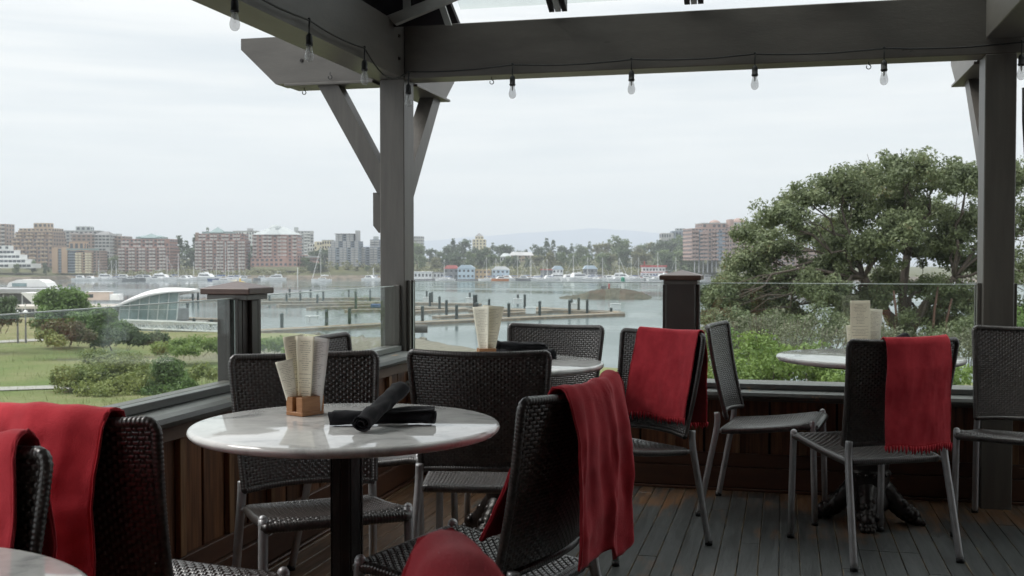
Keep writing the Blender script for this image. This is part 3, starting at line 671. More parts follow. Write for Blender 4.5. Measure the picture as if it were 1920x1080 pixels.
# tall grass tufts, joined
def tufts(name, label, spots, n, h, mat, seed):
    r = np.random.default_rng(seed); V = []
    for (px, D, rad, k) in spots:
        for _ in range(int(n * k)):
            a = r.uniform(0, 2 * PI); q = rad * math.sqrt(r.uniform()); x, y, _z = P(px, D); x += q * math.cos(a); y += q * math.sin(a)
            z = ground_z(px, D) + r.uniform(-.08, .02); hh = h * r.uniform(.5, 1.2); lx, ly = r.normal(size=2) * hh * .3; wd = .035 * h
            ca, sa = math.cos(a * 7) * wd, math.sin(a * 7) * wd
            V += [(x - ca, y - sa, z), (x + ca, y + sa, z), (x + lx + ca * .2, y + ly + sa * .2, z + hh), (x + lx - ca * .2, y + ly - sa * .2, z + hh)]
    tag(mobj(name, leaf_mesh(name, np.array(V), mat)), label, 'grass', kind='stuff')
M['tallgrass'] = leafmat('dry_tall_grass', (.24, .25, .10), (.13, .16, .05), .6, .3)
tufts('tall_grass', 'tall unmown grass on the slope below the parapet', [(40, 57, 2.2, 1.6), (120, 60, 2, .5), (200, 62, 3, .6), (300, 64, 3, .6), (-60, 60, 3, .8), (380, 62, 3, .5), (260, 63, 2.4, .5)] +
      [(float(r_.uniform(-100, 420)), float(r_.uniform(60, 175)), 4.0, .35) for _ in range(70)], 130, .42, M['tallgrass'], 5)
# shore rocks, joined (nobody could count them)
mb = MB()
for i in range(420):
    px = r_.uniform(300, 1300); D = shore_D(px) - r_.uniform(-2, 7); x, y, _ = P(px, D); s = r_.uniform(.25, .9)
    n0 = len(mb.v); mb.sphere((x, y, ground_z(px, D) + s * .1), s, 6, 4, .6)
    for k in range(n0, len(mb.v)):
        p = mb.v[k]; j = s * .3; mb.v[k] = (p[0] + random.uniform(-j, j), p[1] + random.uniform(-j, j), p[2] + random.uniform(-j, j) * .5)
M['rock'] = nmat('shore_rock', (.24, .22, .18), (.11, .1, .08), .9, 2.5, bump=.4, spec=.2)
tag(mb.build('shore_rocks', M['rock']), 'tumbled grey brown rocks along the near shore', 'rocks', kind='stuff')

# paths
M['path'] = nmat('pale_gravel_path', (.40, .38, .35), (.30, .285, .26), .95, 1.5, bump=.2)
def path(name, pts, wd, label):
    v = []; q = []; n = 60
    for i in range(n + 1):
        s = i / n * (len(pts) - 1); k = min(int(s), len(pts) - 2); px = pts[k][0] + (pts[k + 1][0] - pts[k][0]) * (s - k); D = pts[k][1] + (pts[k + 1][1] - pts[k][1]) * (s - k)
        for d in (-wd / 2, wd / 2): v.append(P(px, D + d, max(ground_z(px, D + d), ground_z(px, D)) + .07))
    for i in range(n): q.append((i * 2, i * 2 + 2, i * 2 + 3, i * 2 + 1))
    tag(mobj(name, np_mesh(name, v, q, M['path'], True)), label, kind='structure')
path('path', [(-500, 71), (0, 73.5), (100, 74.5), (240, 72)], 2.2, 'narrow pale path across the lawn')
path('path', [(-500, 128), (0, 132), (90, 134), (140, 150)], 5, 'pale paved path before the terminal')
# =================================================================== harbour: docks, piles, island, terminal, far buildings, boats
M['white'] = nmat('white_gelcoat', (.78, .79, .79), (.62, .63, .64), .35, .6)
M['concrete'] = nmat('pale_dock_planks', (.56, .53, .48), (.44, .41, .37), .9, .5)
M['dockside'] = nmat('weathered_dock_side', (.30, .22, .15), (.16, .13, .10), .9, .8)
M['pile'] = nmat('dark_green_pile', (.035, .06, .06), (.02, .035, .036), .6, .6)
M['navy'] = nmat('blue_cover', (.05, .10, .26), (.035, .07, .18), .7, 1)
M['darkglass'] = nmat('dark_window_glass', (.06, .075, .09), (.04, .05, .06), .15, .1, spec=.8)
M['redpaint'] = nmat('red_boat_paint', (.45, .05, .05), (.35, .04, .04), .5, .6)
M['orange'] = nmat('orange_boat_paint', (.55, .20, .06), (.42, .15, .05), .5, .6)
M['yellow'] = nmat('yellow_boat_paint', (.62, .45, .06), (.5, .36, .05), .5, .6)
M['tan'] = nmat('tan_house_wall', (.50, .36, .20), (.40, .28, .16), .7, .6)
M['paleblue'] = nmat('pale_blue_house_wall', (.48, .58, .66), (.40, .50, .58), .7, .6)
M['greyhull'] = nmat('grey_hull', (.2, .21, .22), (.12, .13, .14), .5, .6)
M['mast'] = nmat('white_mast', (.70, .71, .70), (.6, .6, .6), .35, 2)

def dock(pts, wd, label, h=.55):
    """pts (px, py) read at the waterline"""
    rt = None; w3 = [Vector(PW(px, py, WATER_Z)) for px, py in pts]; a = w3[0]
    rt = empty('floating_dock', a, 0, label, 'dock', 'floating docks of the empty marina')
    top = MB(); side = MB()
    for i in range(len(w3) - 1):
        d = (w3[i + 1] - w3[i]); Ln = d.length; rz = math.atan2(d.y, d.x); c = (w3[i] + w3[i + 1]) / 2 - a
        side.obox((c.x, c.y, h * .38), Ln, wd, h * .76 + .3, rz); top.obox((c.x, c.y, h * .92), Ln + .1, wd + .12, h * .2, rz)
    side.build('float', M['dockside'], rt); top.build('deck', M['concrete'], rt); return rt
dock([(470, 563), (712, 561)], 2.4, 'farthest floating dock, left of the corner post')
dock([(480, 569), (640, 568.5), (900, 573)], 2.4, 'long floating dock second from the back, running behind the corner post')
dock([(520, 575), (700, 571.5)], 2.2, 'floating dock finger left of the corner post, third from the back')
dock([(578, 580.5), (720, 576)], 2.2, 'floating dock finger left of the corner post, fourth from the back')
dock([(648, 585), (790, 582)], 2.2, 'short floating dock finger passing behind the corner post')
dock([(770, 579), (1160, 588)], 2.4, 'long pale floating dock reaching the marina point from behind the corner post')
dock([(760, 588.5), (895, 581)], 2.2, 'floating dock finger right of the corner post with five piles')
dock([(817, 597.5), (1030, 586)], 2.2, 'nearest inner dock finger behind the middle menu cards')
dock([(880, 584), (1100, 586)], 2.2, 'floating dock finger right of the middle menu cards')
main = dock([(470, 626), (715, 612), (1163, 591)], 3.0, 'long tan edged floating dock forming the near side of the marina')
dock([(1000, 580), (1163, 590)], 2.6, 'short floating dock closing the right point of the marina')
dock([(335, 566), (470, 561)], 2.2, 'floating dock with two piles right of the white terminal')
dock([(330, 600), (470, 606)], 2.6, 'low floating dock beside the terminal glass front')

piles = [(505, 552, 566), (537, 547, 569), (543, 542, 555), (563, 544, 564), (582, 542, 561), (595, 550, 572), (606, 545, 567), (528, 584, 619), (612, 581, 616), (655, 579, 613),
         (667, 544, 580), (654, 542, 557), (694, 542, 564), (800, 546, 560), (806, 549, 573), (810, 547, 571), (824, 555, 583), (837, 562, 592), (856, 571, 604), (792, 575, 608),
         (881, 549, 564), (889, 551, 578), (893, 550, 578), (894, 569, 606), (917, 559, 574), (954, 565, 600), (971, 552, 568), (984, 553, 583), (1012, 563, 595), (1068, 560, 592),
         (1072, 558, 574), (1085, 558, 586), (1101, 560, 590), (1146, 577, 589), (361, 545, 567), (371, 544, 567), (351, 566, 588), (363, 598, 606), (396, 600, 608), (337, 596, 604)]
pm = {}
for i, (px, y0, y1) in enumerate(piles):
    D = (CAMZ - WATER_Z) * FPX / (y1 - HOR); h = (y1 - y0) * D / FPX; key = round(h * 2) / 2
    if key not in pm:
        mb = MB(); mb.lathe([(.30, -1.0), (.30, key - .35), (.31, key - .34)], 12); pm[key] = mk_mesh('pile_shaft', mb.v, mb.f, M['pile'], True)
        mb = MB(); mb.lathe([(.34, key - .35), (.33, key - .2), (.05, key)], 12); pm[key, 1] = mk_mesh('pile_cap', mb.v, mb.f, M['pile'], True)
    side_ = 'left' if px < 714 else 'right'
    row = 'at the near dock' if y1 > 583 else ('among inner docks' if y1 > 566 else 'at the far docks')
    if px < 420: row = 'near the white terminal'
    same = [q for q in piles if (q[0] < 714) == (px < 714) and (q[0] < 420) == (px < 420) and (('n' if q[2] > 583 else 'i' if q[2] > 566 else 'f') == ('n' if y1 > 583 else 'i' if y1 > 566 else 'f') or px < 420)]
    k = sorted(same).index((px, y0, y1)) + 1
    ordn = ['first', 'second', 'third', 'fourth', 'fifth', 'sixth', 'seventh', 'eighth', 'ninth', 'tenth', 'eleventh', 'twelfth', 'thirteenth'][k - 1]
    rt = empty('mooring_pile', P(px, D, WATER_Z), 0, f'dark pile {row}, {ordn} from the left, {side_} of the corner post', 'pile', 'dark mooring piles of the marina')
    mobj('shaft', pm[key], rt); mobj('cap', pm[key, 1], rt)
# small pale service boxes and white buoys on docks
for i, (px, py, lb) in enumerate([(801, 570, 'right after the corner post'), (882, 571, 'left of the middle menu cards'), (971, 573, 'behind the far wicker chair'), (1077, 583, 'near the marina point'), (725 - 140, 611, 'in the left basin'), (1154, 584, 'at the very tip of the marina'), (995, 592, 'on the near dock behind the wicker chair')]):
    mb = MB(); mb.box(-1.1, 1.1, -.6, .6, 0.45, 1.7, .06); mb.box(-1.2, 1.2, -.7, .7, 1.7, 1.85)
    x, y, z = PW(px, py, WATER_Z); o = mb.build('dock_box', M['white'], None, False, (x, y, z), YAW)
    tag(o, f'small white dock hut {lb}', 'dock box', 'white huts on the docks')
x, y, z = PW(580, 616, WATER_Z); rt = empty('dock_lamp', (x, y, z), 0, 'white globe lamp on a thin pole on the near dock', 'lamp')
mb = MB(); mb.tube([(0, 0, .4), (0, 0, 1.9)], .06, 8); mb.build('pole', M['alu'], rt); mb = MB(); mb.sphere((0, 0, 2.05), .22, 12, 8); mb.build('globe', M['white'], rt, True)
x, y, z = PW(712, 578, WATER_Z); tag(MB().box(-2.2, 2.2, -1, 1, .1, 1.1, .2).build('covered_dinghy', M['navy'], None, False, (x, y, z), YAW), 'blue covered dinghy tied beside the corner post', 'dinghy')

# rocky islet with beacons
def islet():
    v = []; q = []; nx, ny = 110, 30; D0 = 345.
    for i in range(nx + 1):
        for j in range(ny + 1):
            u = i / nx * 2 - 1; w_ = j / ny * 2 - 1; px = 1132 + 96 * u; D = D0 + 17 * w_
            prof = np.interp(px, [1036, 1060, 1085, 1110, 1130, 1165, 1185, 1205, 1228], [0, .5, .7, 1.5, 1.9, 2.0, 1.6, 1.1, 0])
            h = prof * 1.6 * max(0, 1 - abs(w_) ** 1.8); n = mnoise.noise(Vector((px * .25, D * .5, 0))) * .5 + mnoise.noise(Vector((px * .7, D * 1.2, 3))) * .6 + mnoise.noise(Vector((px * 1.9, D * 2.2, 3))) * .35
            x, y, _ = P(px, D); v.append((x, y, WATER_Z - .5 + h + n * min(1, h) * .7 + .25 * min(1, h)))
    for i in range(nx):
        for j in range(ny): a = i * (ny + 1) + j; q.append((a, a + ny + 1, a + ny + 2, a + 1))
    M['islet'] = nmat('lichened_islet_rock', (.125, .112, .085), (.055, .055, .04), .95, .35, detail=8, bump=.6, spec=.1)
    tag(mobj('islet', np_mesh('islet', v, q, M['islet'], False)), 'low brown rocky islet in the open water', kind='structure')
islet()
M['greenpaint'] = nmat('green_beacon_paint', (.03, .25, .16), (.02, .18, .12), .5, 2)
def at_islet(px): x, y, _ = P(px, 345); return (x, y, WATER_Z + 2.3)
rt = empty('beacon', at_islet(1168), 0, 'white beacon with a green top on the islet', 'beacon')
MB().lathe([(.5, 0), (.42, 2.6), (.6, 2.62), (.6, 2.8)], 14).build('tower', M['white'], rt, True, sharp=30); MB().lathe([(.62, 2.8), (.62, 4.0), (.2, 4.3)], 14).build('daymark', M['greenpaint'], rt, True, sharp=30)
tag(MB().lathe([(.28, 0), (.28, 2.1), (.1, 2.3)], 10).build('marker_post', M['redpaint'], None, True, at_islet(1142)), 'rusty red marker post on the islet', 'marker post')
tag(MB().box(-.9, .9, -.6, .6, -.2, 1.5, .05).build('marker_box', M['greyhull'], None, False, at_islet(1132), YAW), 'grey box left of the red marker on the islet', 'box')
tag(MB().tube([(0, 0, -.2), (0, 0, 1.9)], .12, 6).sphere((0, 0, .6), .5, 8, 5).build('marker_pole', M['greyhull'], None, False, at_islet(1158)), 'thin dark pole left of the green topped beacon', 'pole')

# ---- white terminal buildings with swooping roofs
BM0 = nmat('grey_canopy_roof', (.36, .37, .38), (.3, .31, .32), .6, .4)
M['cabin'] = nmat('pinkish_cabin_wall', (.55, .46, .40), (.48, .4, .35), .7, .6)
M['roofwhite'] = nmat('white_swoop_roof', (.74, .74, .72), (.66, .66, .65), .5, .4)
M['curtain'] = nmat('blue_grey_curtain_wall', (.24, .32, .33), (.14, .2, .21), .12, .5, spec=.8)
M['mullion'] = nmat('pale_mullion', (.55, .58, .57), (.48, .5, .5), .5, 1)
def swoop(name, label, D, edge, thick, depth, base_y, glass, seed=0):
    """edge: (px,py) of the front roof edge left to right; depth backwards; glazed below"""
    x0, y0, _ = P(edge[0][0], D); zb = CAMZ + (HOR - base_y) * D / FPX
    rt = empty(name, (x0, y0, zb), YAW, label, 'building')
    pts = []; n = 26
    for i in range(n + 1):
        s = i / n * (len(edge) - 1); px = np.interp(s, range(len(edge)), [e[0] for e in edge]); 
        py = np.interp(px, [e[0] for e in edge], [e[1] for e in edge]); pts.append(((px - edge[0][0]) / FPX * D, (HOR - py) * D / FPX + CAMZ - zb))
    for _ in range(2): pts = [pts[0]] + [(pts[i][0], (pts[i - 1][1] + 2 * pts[i][1] + pts[i + 1][1]) / 4) for i in range(1, n)] + [pts[-1]]
    v = []; f = []
    for i, (x, z) in enumerate(pts):
        e = thick * (math.sin(PI * min(1, .15 + .85 * i / n)) * .8 + .2)
        v += [(x, -1.2, z), (x, -1.2, z - e * .35), (x, depth, z - e - .3), (x, depth * .6, z + e * .9)]
    for i in range(n):
        a = i * 4
        for k in range(4): f.append((a + k, a + 4 + k, a + 4 + (k + 1) % 4, a + (k + 1) % 4))
    f += [(3, 2, 1, 0), (n * 4, n * 4 + 1, n * 4 + 2, n * 4 + 3)]
    mobj('roof', mk_mesh('roof', v, f, M['roofwhite'], False), rt)
    g0, g1 = glass; gx0 = (g0 - edge[0][0]) / FPX * D; gx1 = (g1 - edge[0][0]) / FPX * D; N_ = max(3, int((gx1 - gx0) / 1.6))
    def rz(x): return float(np.interp(x, [p[0] for p in pts], [p[1] for p in pts]))
    mu = MB()
    for i in range(N_):
        a = gx0 + (gx1 - gx0) * i / N_; c = gx0 + (gx1 - gx0) * (i + 1) / N_; lean = .10
        MB().prism([(a + .08, .15), (c - .08, .15), (c - .08 + rz(c) * lean, rz(c) - .25), (a + .08 + rz(a) * lean, rz(a) - .25)], 'y', 0, .08).build('pane', M['curtain'], rt)
        mu.prism([(a - .08, 0), (a + .08, 0), (a + .08 + rz(a) * lean, rz(a) - .1), (a - .08 + rz(a) * lean, rz(a) - .1)], 'y', -.1, .25)
    mu.prism([(gx1 - .08, 0), (gx1 + .1, 0), (gx1 + .1 + rz(gx1) * .1, rz(gx1) - .1), (gx1 - .08 + rz(gx1) * .1, rz(gx1) - .1)], 'y', -.1, .25)
    mu.box(gx0, gx1, -.12, .2, -.4, .15); mu.box(gx0 + .3, gx1 + .3, -.08, .2, 2.0, 2.12)
    mu.build('mullions', M['mullion'], rt)
    MB().box(gx0 + .4, gx1 - .3, 1.5, depth, -.5, 2.0).build('wall', M['greyhull'], rt)
    MB().box(gx0 - 1, gx1 + 4, -1.6, depth, -.95, -.42).build('quay_slab', M['concrete'], rt)
    for i in range(6): MB().tube([(gx0 + 1 + i * (gx1 - gx0 + 2) / 5, -1.0, -2.4), (gx0 + 1 + i * (gx1 - gx0 + 2) / 5, -1.0, -.95)], .16, 8).build('pile', M['pile'], rt)
    return rt
swoop('terminal_hall', 'white hall with a roof sweeping up over a tall glass front', 205, [(185, 588), (210, 577), (235, 566), (262, 556), (290, 549), (318, 546), (356, 545)], 1.1, 9, 601, (222, 330))
rt = empty('curved_canopy', P(38, 186, CAMZ + (HOR - 576) * 186 / FPX), YAW, 'white curved canopy sweeping down left of the rounded tree', 'canopy'); k = 186 / FPX
MB().prism([(0, 27 * k), (66 * k, 26 * k), (60 * k, 12 * k), (50 * k, 2 * k), (36 * k, 0), (24 * k, 5 * k), (12 * k, 16 * k)], 'y', 0, 4).build('shell', M['roofwhite'], rt)
for i in range(5): MB().tube([(-1.6 + i * 1.7, 1.5, -2.6), (-1.6 + i * 1.7, 1.5, .4 + .2 * i)], .10, 8).build('column', M['mullion'], rt)
rt = empty('terminal_canopy', P(-60, 222, CAMZ + (HOR - 598) * 222 / FPX), YAW, 'long flat grey canopy roof of the terminal at the left edge', 'building')
k = 222 / FPX
MB().box(-6, 150 * k + 2, -2, 8, 5.2, 6.2, .1).build('roof', BM0, rt)
MB().box(-6, 120 * k, 1, 7, 0, 5.0).build('wall', M['greyhull'], rt)
for i in range(9): MB().tube([(i * 1.9, -1, 0), (i * 1.9, -1, 5)], .13, 8).build('column', M['mullion'], rt)
rt = empty('roof_pavilion', P(12, 228, CAMZ + (HOR - 538) * 228 / FPX), YAW, 'white rounded pavilion on top of the terminal roof', 'building')
MB().prism([(0, 0), (8.6, 0), (8.0, .9), (6.8, 1.5), (2.2, 1.5), (.5, .9)], 'y', 0, 5).build('shell', M['roofwhite'], rt); MB().box(1.2, 4.2, -.12, -.01, .1, .8).build('window', M['curtain'], rt)
rt = empty('site_cabin', P(160, 215, CAMZ + (HOR - 563) * 215 / FPX), YAW, 'small beige cabins standing on the terminal deck', 'cabin')
MB().box(0, 4.6, 0, 2.4, 0, 1.6, .04).build('cabin_wall', M['cabin'], rt); MB().box(4.7, 6.6, 0, 2.4, 0, 1.2, .04).build('annex_wall', M['white'], rt); MB().box(-.1, 4.7, -.1, 2.5, 1.6, 1.7).build('roof', M['white'], rt)
MB().box(.6, 1.5, -.03, -.001, .5, 1.2).build('window', M['darkglass'], rt)
rt = empty('pier_deck', P(150, 213, CAMZ + (HOR - 573) * 213 / FPX), YAW, 'pale pier deck running behind the rounded tree to the glass hall', 'pier')
MB().box(-14, 12, -3, 8, -.5, 0).build('slab', M['concrete'], rt)
# gangway truss
A = Vector(P(222, 164, CAMZ + (HOR - 614) * 164 / FPX)); B = Vector(P(468, 152, CAMZ + (HOR - 624) * 152 / FPX))
rt = empty('gangway', A, math.atan2((B - A).y, (B - A).x), 'long pale truss gangway leading down from the terminal', 'gangway')
Lg = (B - A).length; dz = (B - A).z; mb = MB(); nseg = 20
for sy in (-.8, .8):
    mb.tube([(0, sy, 0), (Lg, sy, dz)], .09, 6); mb.tube([(0, sy, 1.15), (Lg, sy, dz + 1.15)], .09, 6)
    for i in range(nseg):
        a, c = i / nseg, (i + 1) / nseg
        mb.tube([(Lg * a, sy, dz * a), (Lg * a, sy, dz * a + 1.15)], .05, 5)
        mb.tube([(Lg * a, sy, dz * a + (1.15 if i % 2 else 0)), (Lg * c, sy, dz * c + (0 if i % 2 else 1.15))], .05, 5)
mb.build('truss', M['mullion'], rt); MB().prism([(0, -.15), (Lg, dz - .15), (Lg, dz - .02), (0, -.02)], 'y', -.75, .75).build('walkway', M['concrete'], rt)
# lamp posts in front of the terminal
for px, lb in ((32, 'left'), (47, 'right')):
    rt = empty('path_lamp', P(px, 128, ground_z(px, 128)), 0, f'grey path lamp with a white globe before the terminal, the {lb} one', 'lamp', 'path lamps before the terminal')
    MB().tube([(0, 0, 0), (0, 0, 3.4)], [.12, .07], 8).build('pole', M['greyhull'], rt); MB().sphere((0, 0, 3.6), .26, 12, 8).build('globe', M['white'], rt, True)

# ---- far buildings
def bmat(name, c, k=.8):
    c = tuple(min(.8, x * 1.12 + .03) for x in c); return nmat(name, c, tuple(x * k for x in c), .85, .08, spec=.2, detail=6)  # colours lifted and paled to stand in for haze
BM = {'brick': bmat('red_brick_wall', (.29, .165, .135)), 'pink': bmat('pink_brick_wall', (.37, .215, .18)), 'brown': bmat('brown_brick_wall', (.27, .19, .15)), 'tan': bmat('tan_render_wall', (.40, .31, .23)),
      'grey': bmat('grey_concrete_wall', (.38, .38, .38)), 'white': bmat('white_render_wall', (.62, .63, .62)), 'blue': bmat('blue_grey_cladding', (.26, .31, .36)), 'dblue': bmat('dark_blue_grey_cladding', (.2, .24, .29)),
      'orange': bmat('orange_brick_wall', (.40, .28, .19)), 'cream': bmat('cream_wall', (.60, .54, .40)), 'green': bmat('green_copper_roof', (.22, .29, .29)), 'paleroof': bmat('pale_grey_roof', (.40, .43, .43)),
      'slab': bmat('pale_balcony_slab', (.46, .42, .40)), 'roofgrey': bmat('dark_grey_roof', (.2, .2, .2)), 'redroof': bmat('red_boat_shed_roof', (.48, .13, .12)), 'rose': bmat('rose_brick_wall', (.34, .24, .21))}
def blk(rt, x0, x1, y0, y1, z0, z1, wall, floors=0, bays=0, slabs=True, wmat='darkglass', sides=True, roof=None, slabmat='slab', wfrac=.55):
    """one wing: walls, windows set in frames just proud of them, balcony slabs, parapet"""
    MB().box(x0, x1, y0, y1, z0, z1).build('wall', BM[wall], rt)
    if roof: MB().box(x0 - .3, x1 + .3, y0 - .3, y1 + .3, z1, z1 + .5).build('roof', BM[roof], rt)
    if floors and bays:
        wnd = MB(); sl = MB(); fh = (z1 - z0) / floors; bw = (x1 - x0) / bays
        for f in range(floors):
            za = z0 + fh * f + fh * .28; zb_ = z0 + fh * f + fh * .80
            for b_ in range(bays):
                if random.random() < .06: continue
                xa = x0 + bw * (b_ + .5 - wfrac / 2); wnd.box(xa, xa + bw * wfrac, y0 - .12, y0 - .01, za, zb_)
            if sides:
                nb = max(1, int((y1 - y0) / bw))
                for b_ in range(nb):
                    ya = y0 + (y1 - y0) / nb * (b_ + .25); wnd.box(x1 + .01, x1 + .12, ya, ya + (y1 - y0) / nb * .5, za, zb_); wnd.box(x0 - .12, x0 - .01, ya, ya + (y1 - y0) / nb * .5, za, zb_)
            if slabs:
                for b_ in range(0, bays):
                    if (b_ + (0 if slabs is True else slabs)) % 3 != 2:
                        xa = x0 + bw * b_ + bw * .06; zz = z0 + fh * f
                        sl.box(xa, xa + bw * .88, y0 - 1.5, y0 - .13, zz, zz + .25); sl.box(xa, xa + bw * .88, y0 - 1.5, y0 - 1.38, zz + .25, zz + 1.1)
        tag(wnd.build('window_rows', M[wmat], rt), kind='stuff')
        if slabs: tag(sl.build('balconies', BM[slabmat], rt), kind='stuff')
def fbld(name, label, px0, px1, D, ybase, rot=0.0, cat='building'):
    """root at the left front foot; returns root, width in metres, function picture-y to local z"""
    zb = CAMZ + (HOR - ybase) * D / FPX; rt = empty(name, P(px0, D, zb), YAW + rot, label, cat)
    return rt, (px1 - px0) / FPX * D / math.cos(rot), (lambda y: CAMZ + (HOR - y) * D / FPX - zb)
def dome(rt, cx, cy, z, r, h, mat, seg=16):
    MB().lathe([(r * math.cos(a), h * math.sin(a)) for a in np.linspace(0, PI / 2 - .05, 7)], seg, (cx, cy, z)).build('dome', mat, rt, True)
def hiproof(rt, x0, x1, y0, y1, z, h, mat, ridge=.3):
    cx0, cx1 = x0 + (x1 - x0) * ridge, x1 - (x1 - x0) * ridge; cy = (y0 + y1) / 2
    mobj('roof', mk_mesh('roof', [(x0, y0, z), (x1, y0, z), (x1, y1, z), (x0, y1, z), (cx0, cy, z + h), (cx1, cy, z + h)], [(0, 1, 5, 4), (1, 2, 5), (2, 3, 4, 5), (3, 0, 4), (3, 2, 1, 0)], mat), rt)

rt, w, Z = fbld('apartment_tower', 'reddish tower slab cut by the left edge of the picture', -40, 12, 800, 500, 0)
blk(rt, 0, w, 0, 14, 0, Z(420), 'brown', 11, 5)
rt, w, Z = fbld('terraced_building', 'white terraced building stepping down at the far left', -60, 58, 640, 503, .05)
for i in range(5): blk(rt, 0, w * (.98 - .11 * i), i * 2.2, 16, Z(503 - 8.6 * i) if i else 0, Z(503 - 8.6 * (i + 1)), 'white', 1, 14 - i, False, sides=False, wfrac=.86)
rt, w, Z = fbld('apartment_block', 'tan brown terraced apartment block with a stepped top', 14, 103, 720, 500, -.12)
for i, (a, c, yt, fl) in enumerate([(0, 1, 462, 5), (.1, 1, 447, 2), (.14, .98, 435, 2), (.2, .93, 428, 1)]):
    yb = [500, 462, 447, 435][i]; blk(rt, w * a, w * c, i * 1.2, 18, Z(yb), Z(yt), 'brown' if i < 3 else 'tan', fl, int(12 * (c - a)), True, slabmat='tan')
blk(rt, w * .50, w * .80, 5, 13, Z(428), Z(418), 'tan', 1, 3, False)
rt, w, Z = fbld('apartment_block', 'pale grey tower with a brown brick lower block in front', 103, 178, 790, 490, .08)
blk(rt, 0, w, 4, 20, 0, Z(433), 'grey', 9, 9, True, roof='paleroof'); blk(rt, w * .42, w, 0, 4, 0, Z(440), 'brown', 8, 5, False); blk(rt, w * .45, w * .82, 6, 14, Z(433), Z(424), 'paleroof', 1, 3, False)
rt, w, Z = fbld('apartment_block', 'pale block with tall blue windows right of the grey tower', 178, 206, 770, 490, 0)
blk(rt, 0, w, 0, 14, 0, Z(440), 'grey', 8, 4, False, wfrac=.75); hiproof(rt, 0, w, 0, 14, Z(440), 2.4, BM['roofgrey'])
rt, w, Z = fbld('apartment_block', 'small brown brick block beside the tall blue windows', 206, 236, 780, 492, 0)
blk(rt, 0, w, 0, 14, 0, Z(443), 'brown', 8, 4, True, slabmat='brown'); blk(rt, w * .1, w * .5, 3, 9, Z(443), Z(438), 'paleroof')
rt, w, Z = fbld('brick_block', 'orange brick block with dark glass bays above the quay', 99, 186, 668, 512, .03)
blk(rt, 0, w * .12, -1, 14, 0, Z(464), 'orange'); blk(rt, w * .12, w * .2, 0, 13, 0, Z(466), 'dblue', 9, 2, False); blk(rt, w * .2, w * .32, -1, 14, 0, Z(464), 'orange')
blk(rt, w * .32, w * .50, 0, 14, 0, Z(470), 'dblue', 8, 4, False, wfrac=.8); blk(rt, w * .5, w * .85, -.6, 14, 0, Z(473), 'orange', 8, 5, True, slabmat='cream'); blk(rt, w * .85, w, 1, 14, 0, Z(470), 'brown', 8, 2, False)
blk(rt, w * .3, w * .62, 4, 12, Z(470), Z(453), 'orange', 1, 3, False); MB().box(w * .3, w, -1.0, -.62, Z(469), Z(466)).build('cornice', BM['green'], rt)
rt, w, Z = fbld('brick_block', 'red brick apartment block with a green glass pyramid, left one', 223, 320, 690, 512, -.04)
blk(rt, 0, w, 0, 18, 0, Z(463), 'brick', 8, 15, True); blk(rt, w * .04, w * .97, 2, 17, Z(463), Z(448), 'brick', 2, 12, True); blk(rt, w * .3, w * .8, 3, 15, Z(448), Z(444), 'green')
hiproof(rt, w * .3, w * .8, 3, 15, Z(444), 1.0, BM['green'], .2)
mobj('pyramid', mk_mesh('pyramid', [(w * .40, 2, Z(446)), (w * .72, 2, Z(446)), (w * .72, 13, Z(446)), (w * .40, 13, Z(446)), (w * .56, 7, Z(437))], [(0, 1, 4), (1, 2, 4), (2, 3, 4), (3, 0, 4)], BM['green']), rt)
rt, w, Z = fbld('brick_block', 'red brick apartment block with a green glass pyramid, taller right one', 366, 459, 690, 510, .06)
blk(rt, 0, w, 0, 18, 0, Z(450), 'brick', 10, 14, True); blk(rt, w * .06, w * .97, 2, 17, Z(450), Z(438), 'brick', 2, 12, True); blk(rt, w * .12, w * .75, 3, 15, Z(438), Z(434), 'green')
mobj('pyramid', mk_mesh('pyramid', [(w * .26, 2, Z(436)), (w * .56, 2, Z(436)), (w * .56, 13, Z(436)), (w * .26, 13, Z(436)), (w * .41, 7, Z(425))], [(0, 1, 4), (1, 2, 4), (2, 3, 4), (3, 0, 4)], BM['green']), rt)
MB().box(w * .0, w * .06, 1, 3, Z(450), Z(436)).build('turret', BM['brown'], rt)
rt, w, Z = fbld('white_tower', 'pale slab tower behind the two red brick blocks', 438, 482, 900, 500, 0)
blk(rt, 0, w, 0, 14, 0, Z(434), 'white', 8, 9, False, roof='roofgrey', wfrac=.6); blk(rt, w * .55, w * .75, 3, 9, Z(434), Z(428), 'grey')
rt, w, Z = fbld('brick_hotel', 'pink brick hotel with a pale hipped roof', 474, 557, 700, 500, .04)
blk(rt, 0, w, 0, 20, 0, Z(440), 'pink', 9, 9, 1, slabmat='slab', wfrac=.45); hiproof(rt, -.5, w * 1.02, -.6, 21, Z(440), 5.5, BM['paleroof'], .38); hiproof(rt, w * .28, w * .62, -2.2, 8, Z(440), 4.5, BM['paleroof'], .45)
dome(rt, w * .45, 10, Z(430), w * .16, 3.4, BM['paleroof']); blk(rt, w * .98, w * 1.16, 2, 16, 0, Z(478), 'pink', 3, 3, False); blk(rt, w * .62, w * .76, -1.2, 0, 0, Z(442), 'pink')
blk(rt, w * 1.16, w * 1.42, 3, 14, 0, Z(483), 'pink', 2, 6, False); MB().box(w * .98, w * 1.43, 2, 15, Z(482.9), Z(480)).build('parapet', BM['grey'], rt)
blk(rt, w * -.02, w * 1.02, -4, -.05, 0, Z(484), 'pink', 2, 10, False)
rt, w, Z = fbld('grey_tower', 'pale grey tower rising behind the pink hotel', 552, 587, 930, 495, .2)
blk(rt, 0, w, 0, 16, 0, Z(433), 'grey', 11, 6, True, slabmat='white', wfrac=.6); blk(rt, w * .0, w * .22, 2, 8, Z(433), Z(426), 'paleroof')
rt, w, Z = fbld('cream_houses', 'cream and white low houses among trees right of the pink hotel', 576, 622, 800, 486, 0)
